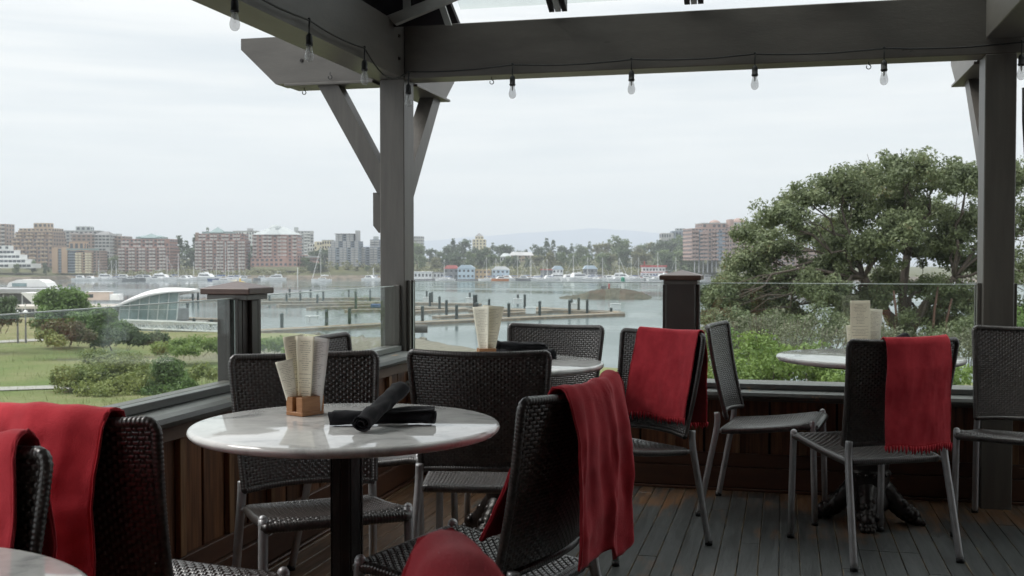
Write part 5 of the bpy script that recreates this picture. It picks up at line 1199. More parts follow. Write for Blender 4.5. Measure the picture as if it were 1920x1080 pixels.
rt, cx, cy = post('short_post', 'short dark post with a brown pyramid cap on the front parapet', -.588, -.438, 5.62, 5.79, .48, 1.092,
                  [(-.607, -.589, 5.66, 5.685, .57, 1.07), (-.437, -.42, 5.66, 5.685, .57, 1.07), (-.607, -.589, 5.708, 5.74, .57, 1.07), (-.437, -.42, 5.708, 5.74, .57, 1.07)], 'post_brown')
cap(rt, 0, 0, 1.094)
BB = 2.176; BT = 2.458
rt, cx, cy = post('corner_post', 'tall grey timber post at the corner with a brace on each outer side', -2.140, -2.0, 5.62, 5.78, -.5, BB,
                  [(-2.052, -2.022, 5.596, 5.619, .735, 1.06), (-1.999, -1.982, 5.655, 5.684, .57, 1.085), (-1.999, -1.982, 5.712, 5.745, .57, 1.085)])
MB().prism([(-2.52 - cx, BB - .003), (-2.40 - cx, BB - .003), (-2.142 - cx, 1.71), (-2.142 - cx, 1.567), (-2.165 - cx, 1.56)], 'y', -.055, .045).build('knee_brace', M['beam_z'], rt)
MB().prism([(-2.192 - cx, 1.565), (-2.142 - cx, 1.565), (-2.142 - cx, 1.345), (-2.160 - cx, 1.345), (-2.192 - cx, 1.385)], 'y', -.05, .05).build('brace_block', M['beam_z'], rt)
MB().prism([(6.36 - cy, BB - .003), (6.23 - cy, BB - .003), (5.782 - cy, 1.66), (5.782 - cy, 1.50), (5.80 - cy, 1.49)], 'x', -.045, .045).build('knee_brace', M['beam_z'], rt)
rt, cx, cy = post('tall_post', 'tall dark timber post on the right with a brace behind it', .924, 1.064, 5.62, 5.79, -.5, BB,
                  [(.905, .923, 5.655, 5.684, .57, 1.085), (.905, .923, 5.712, 5.745, .57, 1.085), (1.065, 1.083, 5.655, 5.684, .57, 1.085)])
MB().prism([(6.42 - cy, BB - .003), (6.29 - cy, BB - .003), (5.792 - cy, 1.66), (5.792 - cy, 1.50), (5.81 - cy, 1.49)], 'x', -.045, .045).build('knee_brace', M['beam_z'], rt)

# bolt heads at the joints
def bolts(rt, pts, axis):
    for (a, b_, c) in pts:
        mb = MB(); mb.lathe([(.011, 0), (.011, .004), (.0075, .0045), (.007, .010)], 8)
        o = mb.build('bolt_head', M['iron'], rt, False, (a, b_, c)); o.rotation_euler = (PI / 2, 0, 0) if axis == 'y' else (0, PI / 2, 0)
# beams (butted at the corner)
b1 = MB().box(-1.998, 4.2, 5.622, 5.788, BB, BT, .004).build('timber_beam', M['beam_x']); tag(b1, 'long grey beam running right over the front parapet', 'beam')
b2 = empty('timber_beam', (0, 0, 0), 0, 'beam end sticking out past the corner post to the left, cut at an angle', 'beam')
MB().prism([(-2.176, BB), (-2.76, BB), (-2.97, BB + .20), (-2.97, BT - .02), (-2.176, BT - .02)], 'y', 5.628, 5.782).build('beam_end', M['beam_x'], b2)
bolts(b2, [(-2.28, 5.628, 2.24), (-2.28, 5.628, 2.39), (-2.60, 5.628, 2.30)], 'y')
MB().box(-2.70, -2.178, 5.61, 5.80, BB - .016, BB - .002, .002).build('underside_board', M['beam_x'], b2)
b3 = empty('timber_beam', (0, 0, 0), 0, 'long grey beam running over the left parapet and out past the corner', 'beam')
MB().prism([(-2.2, BB), (6.38, BB), (6.56, BB + .13), (6.56, BT), (-2.2, BT)], 'x', -2.174, -2.0).build('beam', M['beam_y'], b3)
bolts(b3, [(-2.0, 5.54, 2.39), (-2.0, 5.54, 2.27), (-2.0, 2.55, 2.39), (-2.0, 2.55, 2.27), (-2.0, 3.98, 2.40)], 'x')
MB().box(-2.19, -1.985, 5.80, 6.42, BB - .016, BB - .002, .002).build('underside_board', M['beam_y'], b3)
b4 = MB().box(.924, 1.09, -2.0, 5.618, 2.248, 2.53, .004).build('timber_beam', M['beam_y']); tag(b4, 'grey beam coming toward the viewer from the right post', 'beam')
b5 = empty('timber_beam', (0, 0, 0), 0, 'small beam end sticking out behind the right post', 'beam')
MB().prism([(5.79, BB), (6.50, BB), (6.68, BB + .13), (6.68, BT), (5.79, BT)], 'x', .915, 1.075).build('beam_end', M['beam_y'], b5)
MB().box(.90, 1.09, 5.80, 6.55, BB - .016, BB - .002, .002).build('underside_board', M['beam_y'], b5)
for (x_, y_, z_, lb) in ((-2.42, 5.60, BB + .045, 'on the beam end left of the corner post'), (-1.53, 5.70, BB - .001, 'under the front beam left of the first bulb'), (.40, 5.70, BB - .001, 'under the front beam left of the last bulb before the right post'), (-2.62, 5.70, BB - .017, 'under the tip of the left beam end')):
    mb = MB(); pts = [(x_, y_, z_ + .004), (x_, y_, z_ - .012)] + [(x_ + .011 * math.sin(a), y_, z_ - .024 + .011 * math.cos(a)) for a in np.linspace(.2, 5.4, 9)]
    tag(mb.tube(pts, .0025, 6).build('screw_hook', M['black'], None, True), f'dark screw hook {lb}', 'hook')

# roof: hipped eave at the corner, rafters with glazing over the front, dark lining over the left side
rf = empty('pergola_roof', (-2.0, 5.62, BT), 0, 'hipped roof with dark lining at the corner and glazed bays in front', 'roof')
SL = .5; INW = 3.0      # rise per metre, how far in the slope runs
def rz_(d): return .03 + SL * d
# local coordinates: x to the right, y toward the house is negative
def rafter(name, x0, y0, x1, y1, wd, h, mat):
    a = Vector((x0, y0, rz_(min(x0, -y0) if name == 'hip_rafter' else -y0 if abs(x1 - x0) < .01 else x0))); c = Vector((x1, y1, rz_(min(x1, -y1) if name == 'hip_rafter' else -y1 if abs(x1 - x0) < .01 else x1)))
    d = (c - a); p = Vector((-d.y, d.x, 0)).normalized() * wd / 2; v = []
    for q in (a, c):
        for s in (-1, 1):
            for zz in (0, h): v.append(q + p * s + Vector((0, 0, zz)))
    mobj(name, mk_mesh(name, v, [(0, 2, 6, 4), (1, 5, 7, 3), (0, 1, 3, 2), (4, 6, 7, 5), (0, 4, 5, 1), (2, 3, 7, 6)], mat), rf)
for xx in (.85, 1.55, 2.25, 2.95, 3.9):
    y1 = -min(INW, xx) if xx < INW else -INW
    if xx == .25: rafter('rafter', xx, 0, xx, y1, .035, .09, M['rafter'])
    else:
        rafter('rafter', xx, 0, xx, -INW, .03, .10, M['rafter']); 
        for s in (-1, 1): rafter('glazing_bar', xx + s * .034, 0, xx + s * .034, -INW, .028, .11, M['black'])
for yy in (-1.55, -2.3, -3.1, -3.9, -4.7, -5.5):
    x1 = min(INW, -yy); a = Vector((0.03, yy, rz_(.03))); c = Vector((x1, yy, rz_(x1)))
    v = [q + Vector((0, s * .018, zz)) for q in (a, c) for s in (-1, 1) for zz in (0, .08)]
    mobj('rafter', mk_mesh('rafter', v, [(0, 2, 6, 4), (1, 5, 7, 3), (0, 1, 3, 2), (4, 6, 7, 5), (0, 4, 5, 1), (2, 3, 7, 6)], M['rafter']), rf)
def sheet(name, pts, th, mat):
    n = len(pts); v = [Vector(p) for p in pts] + [Vector(p) + Vector((0, 0, th)) for p in pts]
    f = [tuple(range(n))[::-1], tuple(range(n, 2 * n))] + [(i, (i + 1) % n, n + (i + 1) % n, n + i) for i in range(n)]
    mobj(name, mk_mesh(name, v, f, mat), rf)
T = .105
sheet('roof_lining', [(-.25, .25, rz_(-.25) + T), (-.25, -7.6, rz_(-.25) + T), (INW, -7.6, rz_(INW) + T), (INW, -INW, rz_(INW) + T)], .03, M['darkroof'])
sheet('roof_lining', [(-.24, .252, rz_(-.25) + T), (INW, -INW + .002, rz_(INW) + T), (INW, -INW + .002, rz_(INW) + T + .001), (.25, -.249, rz_(.25) + T), (.25, .25, rz_(-.25) + T)][:1] + [(.25, -.248, rz_(.248) + T), (.25, .252, rz_(-.252) + T)], .03, M['darkroof'])
sheet('roof_glass', [(.29, -.27, rz_(.27) + T + .01), (INW, -INW + .01, rz_(INW) + T + .01), (6.1, -INW + .01, rz_(INW) + T + .01), (6.1, .10, rz_(-.10) + T + .01), (.29, .10, rz_(-.10) + T + .01)], .006, M['glass'])
sheet('ceiling', [(INW + .002, -INW - .002, rz_(INW) + T), (INW + .002, -7.6, rz_(INW) + T), (6.2, -7.6, rz_(INW) + T), (6.2, -INW - .002, rz_(INW) + T)], .04, M['darkroof'])
hb = empty('restaurant_house', (0, -2.0, 0), 0, 'brown timber house wall the deck is built against', 'building')
MB().box(-2.3, 4.4, -.25, 0, -.5, 4.4).build('wall', M['plank'], hb)
MB().box(4.25, 4.5, .01, 6.2, -.5, 4.3).build('added_side_wall', M['plank'], hb)  # unseen wall added to shade the right side of the deck
MB().box(-2.13, 4.2, .2, 7.7, -5.6, -.51).build('lower_storey', M['paint'], hb)
# light awning frame and dark cloth seen over the corner, standing just inside the beams
def AP(px, py, y): tt = (px - 960) / FPX; x_ = y * (tt * CS - SN) / (CS + tt * SN); D_ = -x_ * SN + y * CS; return Vector((x_, y, CAMZ + (HOR - py) * D_ / FPX))
aw = empty('awning', AP(740, 0, 5.45), 0, 'folded dark awning with a pale frame tucked above the corner of the beams', 'awning'); o0 = AP(740, 0, 5.45)
def slab(pts, y0, y1): return MB().prism([(p.x - o0.x, p.z - o0.z) for p in (AP(a, b_, 5.45) for a, b_ in pts)], 'y', y0 - o0.y, y1 - o0.y)
slab([(640, -80), (735, 52), (842, 47), (792, -80)], 5.46, 5.475).build('awning_cloth', M['darkroof'], aw)
slab([(733, 36), (747, 52), (1000, -52), (960, -52)], 5.40, 5.438).build('frame_arm', M['rafter'], aw)
slab([(757, -80), (770, -80), (771, 23), (758, 27)], 5.44, 5.457).build('frame_arm', M['rafter'], aw)
slab([(792, -80), (804, -80), (848, 50), (836, 50)], 5.44, 5.459).build('frame_arm', M['rafter'], aw)
# round grey pipe end beyond the corner, and the small dark speaker with its hanging cable on the right post
rt = empty('pipe_end', (-2.25, 5.94, .40), 0, 'short round grey pipe end just outside the corner', 'pipe')
MB().tube([(-.03, .37, .375), (.135, .42, .375)], .026, 14).build('pipe', M['paint'], rt, True)
MB().tube([(.0, -.02, .0), (.0, .37, .36)], .016, 8).build('support_arm', M['paint'], rt, True)
rt = empty('small_speaker', (1.13, 5.50, 2.06), 0, 'small black speaker at the right edge below the beam', 'speaker')
MB().box(-.028, .10, -.05, .05, -.05, .04, .008).build('case', M['black'], rt); MB().box(.0, .02, -.01, .01, .04, .19).build('bracket', M['black'], rt)
cb = [(1.078, 5.55, 2.0), (1.080, 5.55, 1.85), (1.095, 5.55, 1.6), (1.115, 5.55, 1.35), (1.13, 5.55, 1.1), (1.135, 5.55, .9)]
tag(MB().tube(cb, .006, 6).build('hanging_cable', M['black'], None, True), 'black cable hanging down beside the right post', 'cable')

# string lights
sl = empty('string_light', (0, 0, 0), 0, 'black cord of clear bulbs strung along the beams', 'string light')
att = [(-1.975, y, BB + .045) for y in (-.6, .0, .62, 1.24, 1.86, 2.478, 3.097, 3.696, 4.35, 4.985)] + [(-1.965, 5.585, BB + .03)] + [(x, 5.597, BB + .045) for x in (-1.39, -.763, -.147, .464, 1.078, 1.70)]
pts = []
for i in range(len(att) - 1):
    a, c = Vector(att[i]), Vector(att[i + 1]); sag = .012 if i != 9 else .085
    for k in range(10):
        s = k / 10; p = a.lerp(c, s); p.z -= sag * math.sin(PI * s) + random.uniform(0, .0015); pts.append(p)
pts.append(Vector(att[-1]))
MB().tube(pts, .0042, 6).build('cord', M['black'], sl, True)
sock = MB().lathe([(.004, .0), (.006, -.002), (.013, -.010), (.0145, -.02), (.0145, -.046), (.0165, -.047), (.0165, -.052), (.0145, -.053), (.0145, -.056)], 14)
sm = mk_mesh('socket', sock.v, sock.f, M['black'], True)
gl = MB().lathe([(.0122, -.0565), (.0125, -.066), (.016, -.080), (.0192, -.094), (.0195, -.102), (.017, -.113), (.010, -.121), (.001, -.1235)], 18); gm = mk_mesh('bulb', gl.v, gl.f, M['bulb'], True)
fi = MB().lathe([(.0045, -.058), (.004, -.074), (.0015, -.082)], 8).tube([(-.006, 0, -.084), (-.003, .002, -.092), (.003, .002, -.092), (.006, 0, -.084)], .0006, 4); fm = mk_mesh('glass_stem', fi.v, fi.f, M['filament'], True)
hk = MB().sphere((0, 0, 0), .006, 8, 5)
for i, a in enumerate(att):
    if i in (10,): p = (-1.962, 5.585, BB + .02)
    else: p = a
    lead = .055
    s = mobj('socket', sm, sl, (p[0], p[1], p[2] - lead)); mobj('bulb', gm, s); mobj('glass_stem', fm, s)
    MB().tube([(0, 0, .0), (0, 0, lead * .5), (.002, 0, lead)], .0038, 6).sphere((0, 0, lead + .004), .007, 8, 5).build('lead_wire', M['black'], s, True)
# =================================================================== wicker chairs
def back_S(u, v):
    """backrest sheet, chair space: sitter faces +y"""
    x = u * (.212 + .03 * v - .004 * np.clip((v - .93) / .07, 0, 1) ** 2)
    y = -.222 - .082 * v + .040 * u ** 2 - .008 * np.sin(PI * v)
    z = .475 + .408 * v + .006 * v * (1 - u ** 2) * -1 - .010 * u ** 2 * (1 - v)
    return np.stack([x, y, z], -1)
def seat_S(u, v):
    x = u * (.200 + .012 * v); y = -.205 + .425 * v
    z = .412 + .050 * v - .016 * (1 - u ** 2) * np.maximum(np.sin(PI * np.clip(v, 0, 1)), 1e-6) ** .6 - .014 * np.clip((v - .88) / .12, 0, 1) ** 2 - .006 * np.sin(PI * v)
    return np.stack([x, y, z], -1)
def weave(S, nu, nv, amp, sub=4, fill=.5, flip=1):
    """plain weave of rounded strands over the sheet S(u,v), u in -1..1, v in 0..1"""
    V = []; Q = []; base = 0
    def nrm(u, v):
        e = 1e-3; a = S(u + e, v) - S(u - e, v); b = S(u, v + e) - S(u, v - e); n = np.cross(a, b); return n / np.linalg.norm(n, axis=-1, keepdims=True)
    # strands along u
    s = np.arange(nu * sub + 1) / (nu * sub); uu = s * 2 - 1
    for j in range(nv):
        hv = fill / nv; vc = (j + .5) / nv; rows = []
        for k, (dv, dz) in enumerate(((-hv, -.45), (0, .25), (hv, -.45))):
            v = np.full_like(uu, min(max(vc + dv, 0), 1)); ph = np.cos(PI * (s * nu - .5) + PI * j); d = amp * np.sign(ph) * np.abs(ph) ** .7
            p = S(uu, v) + nrm(uu, v) * (d + np.sign(ph) * dz * amp)[:, None]; rows.append(p)
        V += rows; L_ = len(uu)
        for k in range(2):
            i = np.arange(L_ - 1); a = base + k * L_ + i; Q.append(np.stack([a, a + 1, a + 1 + L_, a + L_], 1))
        base += 3 * L_
    # strands along v
    s = np.arange(nv * 2 + 1) / (nv * 2)
    for i in range(nu):
        hu = fill * 2 / nu * .96; uc = (i + .5) / nu * 2 - 1; rows = []
        for du in (-hu, hu):
            u = np.full_like(s, min(max(uc + du, -1), 1)); d = -amp * .75 * np.cos(PI * (s * nv - .5) + PI * i)
            rows.append(S(u, s) + nrm(u, s) * d[:, None])
        V += rows; L_ = len(s); k = np.arange(L_ - 1); a = base + k; Q.append(np.stack([a, a + 1, a + 1 + L_, a + L_], 1)); base += 2 * L_
    return np.concatenate(V), np.concatenate(Q)
def wrapped_rim(pts, r, pitch=.0085, seg=8, rib=.0016, closed=False):
    """tube wound with strand: ribs running slightly askew round it"""
    P_ = np.asarray(pts, float)
    if closed: P_ = np.vstack([P_, P_[:1]])
    d = np.r_[0, np.cumsum(np.linalg.norm(np.diff(P_, axis=0), axis=1))]; Ln = d[-1]; n = int(Ln / pitch * 4); s = np.linspace(0, Ln, n + 1)
    c = np.stack([np.interp(s, d, P_[:, k]) for k in range(3)], -1); c[1:-1] = (c[:-2] + 2 * c[1:-1] + c[2:]) / 4
    t = np.gradient(c, axis=0); t /= np.linalg.norm(t, axis=1)[:, None]
    a = np.zeros_like(c); prev = np.cross(t[0], [0.3, 1, .2]); prev /= np.linalg.norm(prev)
    for i in range(len(c)):
        prev = prev - t[i] * prev.dot(t[i]); prev /= np.linalg.norm(prev); a[i] = prev
    b = np.cross(t, a); V = []
    for k in range(seg):
        an = 2 * PI * k / seg; rr = r + rib * np.abs(np.sin(PI * s / pitch + .5 * math.sin(an))) - rib * .5
        V.append(c + (a * math.cos(an) + b * math.sin(an)) * rr[:, None])
    V = np.stack(V, 1).reshape(-1, 3); i = np.repeat(np.arange(n), seg); k = np.tile(np.arange(seg), n); k2 = (k + 1) % seg
    Q = np.stack([i * seg + k, i * seg + k2, (i + 1) * seg + k2, (i + 1) * seg + k], 1); return V, Q
def path_on(S, uv): return [tuple(S(np.array(float(u)), np.array(float(v)))) for u, v in uv]

bv, bq = weave(back_S, 40, 44, .0036, fill=.49); back_me = np_mesh('backrest', bv, bq, M['rattan'], True)
sv, sq = weave(seat_S, 32, 36, .0044, fill=.48); seat_me = np_mesh('seat', sv, sq, M['rattan'], True)
edge = [(-1, v) for v in np.linspace(0, .95, 14)] + [(-.985, .985), (-.95, 1)] + [(u, 1) for u in np.linspace(-.9, .9, 16)] + [(.95, 1), (.985, .985)] + [(1, v) for v in np.linspace(.95, 0, 14)] + [(u, 0) for u in np.linspace(.9, -.9, 12)]
rv, rq = wrapped_rim(path_on(back_S, edge), .0108, .0092, closed=True); rim_me = np_mesh('backrest_rim', rv, rq, M['rattan_rim'], True)
def seat_edge_pt(u, v, dz=-.012): p = seat_S(np.array(float(u)), np.array(float(v))); return (p[0], p[1], p[2] + dz)
edge = [(-1, v) for v in np.linspace(.02, .97, 12)] + [(-.97, 1.0)] + [(u, 1) for u in np.linspace(-.9, .9, 12)] + [(.97, 1.0)] + [(1, v) for v in np.linspace(.97, .02, 12)] + [(u, 0) for u in np.linspace(.94, -.94, 12)]
rv, rq = wrapped_rim([seat_edge_pt(u, v) for u, v in edge], .0150, .0092, closed=True); srim_me = np_mesh('seat_rim', rv, rq, M['rattan_rim'], True)
TR = .0142
def tube_me(name, pts, r, mat, seg=12, smooth=True):
    mb = MB(); mb.tube(pts, r, seg); return mk_mesh(name, mb.v, mb.f, mat, smooth)
def curve3(pts, n=8):
    """smooth curve through a few points"""
    pts = [Vector(p) for p in pts]; out_ = []
    for i in range(len(pts) - 1):
        p0, p1, p2, p3 = pts[max(i - 1, 0)], pts[i], pts[i + 1], pts[min(i + 2, len(pts) - 1)]
        for k in range(n):
            t = k / n; out_.append(.5 * ((2 * p1) + (p2 - p0) * t + (2 * p0 - 5 * p1 + 4 * p2 - p3) * t * t + (3 * p1 - p0 - 3 * p2 + p3) * t ** 3))
    return out_ + [pts[-1]]
fleg = [tube_me('leg', [(s * .214, .205, .460), (s * .214, .207, .445), (s * .217, .214, .2), (s * .219, .219, .004)], [TR, TR, TR, TR * .92], M['alu']) for s in (-1, 1)]
rleg = [tube_me('leg', curve3([(s * .213, -.226, .488), (s * .216, -.226, .42), (s * .225, -.258, .25), (s * .236, -.305, .004)], 5), TR, M['alu']) for s in (-1, 1)]
foot_me = tube_me('foot_cap', [(0, 0, .001), (0, 0, .02)], TR + .0018, M['black'])
brk = [tube_me('seat_bracket', [(s * .214, -.222, .40), (s * .192, -.196, .402)], .009, M['alu'], 8) for s in (-1, 1)]
fr_me = tube_me('under_frame', [(-.205, .207, .436), (.205, .207, .436)], .011, M['alu'], 8)
knee = [mk_mesh('corner_knuckle', *(lambda m_: (m_.v, m_.f))(MB().sphere((s * .214, .205, .458), TR * 1.0, 12, 8)), M['alu'], True) for s in (-1, 1)]

def chair_at(lat, D, f):
    """place by the middle of the back's top edge (metres right of and ahead of the camera) and the facing (right, ahead)"""
    fl_, fd = f; n = math.hypot(fl_, fd); fl_ /= n; fd /= n
    wx, wy, _ = W(fl_, fd); x, y, _ = W(lat, D); rz = math.atan2(-wx, wy)
    return (x + .31 * wx, y + .31 * wy, 0), rz
GROUP = 'wicker terrace chairs with grey tube legs'
def make_chair():
    rt = empty('wicker_chair', (0, 0, 0), 0, 'x', 'chair', GROUP)
    tag(mobj('seat', seat_me, rt), kind='stuff'); mobj('seat_rim', srim_me, rt); tag(mobj('backrest', back_me, rt), kind='stuff'); mobj('backrest_rim', rim_me, rt); mobj('under_frame', fr_me, rt)
    for i, s in enumerate((-1, 1)):
        a = mobj('leg', fleg[i], rt); mobj('foot_cap', foot_me, a, (s * .219, .219, 0)); mobj('corner_knuckle', knee[i], a)
        a = mobj('leg', rleg[i], rt); mobj('foot_cap', foot_me, a, (s * .236, -.305, 0)); mobj('seat_bracket', brk[i], rt)
    return rt
CH = {
 'A': (-.700, 3.650, (.37, -.93), 'wicker chair facing the viewer just behind the near marble table, left side'),
 'B': (-.118, 3.680, (.10, .995), 'wicker chair with its back to the viewer between the two left tables'),
 'C': (.180, 2.615, (-.874, .486), 'wicker chair right of the near marble table, seen from behind its draped back'),
 'E': (1.546, 4.230, (-.25, .968), 'wicker chair seen from behind at the right table, red scarf on its right half'),
 'F': (.683, 4.750, (-.78, -.62), 'wicker chair turned left under a folded red scarf, before the short front post'),
 'F2': (.955, 5.300, (.93, -.37), 'wicker chair facing right toward the right table, beside the front parapet'),
 'G': (2.390, 5.020, (-.56, -.83), 'wicker chair cut by the right edge, in front of the tall post'),
 'J': (-.800, 4.420, (.97, -.24), 'wicker chair backing on the left parapet, only its top corner in view'),
 'K': (.225, 5.230, (-.43, -.90), 'wicker chair on the far side of the middle table, against the water'),
 'I1': (-.935, 2.175, (.38, .925), 'wicker chair at lower left, its bare black back beside a large red scarf'),
 'I2': (-.99, 1.86, (-.15, -.99), 'wicker chair at the left edge, only a narrow strip of its back bare'),
 'D0': (-.034, .875, (-1.0, .05), 'nearest wicker chair at the bottom edge, hidden but for the red scarf over its back'),
}
chair_xf = {}; first = None
for key, (la, D, f, lab) in CH.items():
    loc, rz = chair_at(la, D, f); chair_xf[key] = (loc, rz)
    if first is None: first = make_chair(); o = first
    else: o = copy_tree(first)
    o.location = loc; o.rotation_euler = (0, 0, rz); o['label'] = lab

# =================================================================== scarves
def scarf(key, u0, u1, Lf, Lr, label, seed=1, amp=.010, k=3.2, r=.020, gather=0.0, flare=.0, ends=None, front_slope=.22, fringe=True, thick=.0045, crease=.25, drift=0.0, rlen=None, flen=None, twist=0.0, fdrift=0.0):
    """cloth folded over the back of chair `key` between the fractions u0..u1 of its width"""
    loc, rz = chair_xf[key]; rg = np.random.default_rng(seed); nu, ns = 70, 96
    ph = rg.uniform(0, 2 * PI, 8); V = np.zeros((nu, ns, 3)); UV = []
    xs = np.linspace(u0, u1, nu); a_ = r * PI / 2
    for i, u in enumerate(xs):
        w_ = (i / (nu - 1)) * 2 - 1
        lf = Lf * (flen(w_) if flen else 1); lr = Lr * (rlen(w_) if rlen else 1)
        ss = np.linspace(-lf, lr, ns)
        p = back_S(np.array(min(max(u, -1.0), 1.0)), np.array(1.0)); yc, zc0 = float(p[1]), float(p[2]) + .001
        x_top = u * .242
        for j, s in enumerate(ss):
            d = max(0.0, abs(s) - a_); side = 1 if s < 0 else -1
            if abs(s) <= a_: an = s / a_ * PI / 2; y = yc - math.sin(an) * r; z = zc0 + math.cos(an) * r
            else:
                z = zc0 - d
                y = yc + r + front_slope * d if s < 0 else yc - r - .003
                if s > 0: y -= .012 * min(1, d / .1)
            ramp = min(1.0, d / .16); t_ = ss[-1] and s
            wave = math.sin(k * w_ * 1.7 + ph[0] + d * 2.2 * (1 if s > 0 else -1)) * .6 + math.sin(k * 2.3 * w_ + ph[1] + d * 4) * .3 + math.sin(k * 4.9 * w_ + ph[2] - d * 5) * .14
            fold = amp * (wave + .9) * (crease + (1 - crease) * ramp)
            wr = (.0016 * math.sin(30 * d + 9 * w_ + ph[3]) * math.sin(7 * w_ + ph[4]) + amp * .55 * mnoise.noise(Vector((w_ * 3.2 + seed, d * 9, side * 2.0))) + amp * .22 * mnoise.noise(Vector((w_ * 9 + seed, d * 26, side * 5.0)))) * max(.35, ramp)
            if abs(s) <= a_: an = s / a_ * PI / 2; y += -math.sin(an) * fold * .9; z += math.cos(an) * fold * .9
            else: y += side * (fold + wr)
            x = x_top * 1.0; xm = (u0 + u1) / 2 * .242; hw = (u1 - u0) / 2 * .242
            x = xm + hw * w_ * (1 - gather * (1 - ramp) + flare * ramp * d) + drift * d * (1 if s > 0 else 0) + fdrift * d * (1 if s < 0 else 0) + amp * .8 * ramp * math.cos(k * w_ * 1.7 + ph[0] + d * 2.2) + .006 * math.sin(d * 9 + ph[5]) * ramp + twist * w_ * ramp * d
            z += .004 * math.sin(5 * w_ + ph[6]) * (abs(s) > Lr * .8)
            V[i, j] = (x, y, z)
    q = []
    for i in range(nu - 1):
        for j in range(ns - 1): a = i * ns + j; q.append((a, a + ns, a + ns + 1, a + 1))
    o = mobj('red_scarf', np_mesh('red_scarf', V.reshape(-1, 3), q, M['wool'], True), None, loc, rz); tag(o, label, 'scarf', 'red scarves hung over the chair backs')
    md = o.modifiers.new('thickness', 'SOLIDIFY'); md.thickness = thick; md.offset = 1
    # stitched hem lines show as a narrow raised fold along each long edge
    for e in (0, nu - 1): MB().tube([V[e, j] for j in range(0, ns, 3)], thick * .42, 5).build('hem', M['wool'], o, True)
    if fringe:
        fv = MB(); 
        for jj, sg in ((0, 1), (ns - 1, -1)):
            for i in range(0, nu, 3):
                p = Vector(V[i, jj]); ln = .024 + rg.uniform(-.006, .010); ox = rg.uniform(-.004, .004)
                fv.tube([p + Vector((0, 0, .003)), p + Vector((ox * .4, sg * .001, -ln * .5)), p + Vector((ox, sg * .003 * rg.uniform(-1, 1), -ln))], [.0062, .0052, .0010], 6)
        tag(fv.build('fringe', M['wool'], o, True), kind='stuff')
    return o
scarf('E', -.46, .72, .34, .43, 'red scarf hanging smooth down the back of the chair at the right table, fringe showing', 4, .0065, 1.6, .019, 0, .1, crease=.4)
scarf('F', -.90, .62, .375, .405, 'red scarf folded flat over the turned chair near the short front post', 7, .006, 1.3, .019, 0, .0, crease=.5, front_slope=.215)
scarf('C', -.52, 1.06, .36, .46, 'rumpled red scarf falling in deep folds from the chair right of the near table', 12, .015, 4.6, .022, .02, .12, fringe=False, front_slope=.36, crease=.35, thick=.006,
      rlen=lambda w: .93 + .07 * math.exp(-((w - .35) / .35) ** 2) - .04 * math.exp(-((w + .15) / .18) ** 2), drift=.03, fdrift=-.30)
scarf('I1', -1.3, .66, .40, .60, 'large red scarf over the chair back at the lower left corner', 17, .020, 3.2, .024, .0, .1, crease=.5, drift=-.10, thick=.006)
scarf('I2', -.80, 1.3, .50, .34, 'red scarf on the nearer chair at the left edge, hanging in tubular folds', 23, .022, 4.2, .026, .0, .1, front_slope=.12, crease=.7, thick=.006)
scarf('D0', -.3, 1.0, .42, .42, 'red scarf bunched over the nearest chair back at the bottom edge', 31, .013, 2.0, .028, .0, .1, front_slope=.30, crease=.9, fringe=False, thick=.007)

# =================================================================== tables
TT = .760
def table_top(rt, R=.413):
    prof = [(.001, TT - .026), (R - .05, TT - .026), (R - .016, TT - .026), (R - .006, TT - .023), (R, TT - .015), (R + .001, TT - .010), (R - .002, TT - .004), (R - .007, TT - .0008), (R - .012, TT), (.001, TT)]
    mb = MB(); mb.lathe(prof, 96); o = mobj('tabletop', mk_mesh('tabletop', mb.v, mb.f, M['marble'], True), rt)
    try: o.data.set_sharp_from_angle(angle=math.radians(50))
    except Exception: pass
    MB().lathe([(.001, TT - .040), (.30, TT - .040), (.31, TT - .0265), (.001, TT - .0265)], 40).build('mounting_plate', M['black'], rt)
def claw_leg(rt, ang):
    ca, sa = math.cos(ang), math.sin(ang); mb = MB()
    sp_ = curve3([(.02, 0, .165), (.06, 0, .155), (.10, 0, .115), (.14, 0, .07), (.175, 0, .045), (.205, 0, .032)], 5); rs = [.050 + (.030 - .050) * i / (len(sp_) - 1) for i in range(len(sp_))]
    for i in range(len(rs)): rs[i] += .005 * abs(math.sin(i * 1.25))
    mb.tube([(p.x * ca, p.x * sa, p.z) for p in sp_], rs, 10)
    for k in range(5): mb.sphere(((.08 + .025 * k) * ca - .018 * (-1) ** k * sa, (.08 + .025 * k) * sa + .018 * (-1) ** k * ca, .165 - .024 * k), .019 + .003 * (k % 2), 8, 5)   # acanthus relief
    mb.build('claw_leg', M['iron'], rt, True); tb_ = MB()
    for k in (-1, 0, 1):
        t = .02 * k; tb_.sphere((.215 * ca - t * sa, .215 * sa + t * ca, .022), .020, 10, 6, .95); tb_.sphere((.240 * ca - t * 1.15 * sa, .240 * sa + t * 1.15 * ca, .013), .0125, 8, 5)
    tb_.sphere((.195 * ca, .195 * sa, .045), .034, 10, 6); 
    for sgn in (-1, 1): tb_.sphere((.18 * ca - sgn * .034 * sa, .18 * sa + sgn * .034 * ca, .058), .019, 8, 5)
    tb_.build('paw', M['iron'], rt, True)
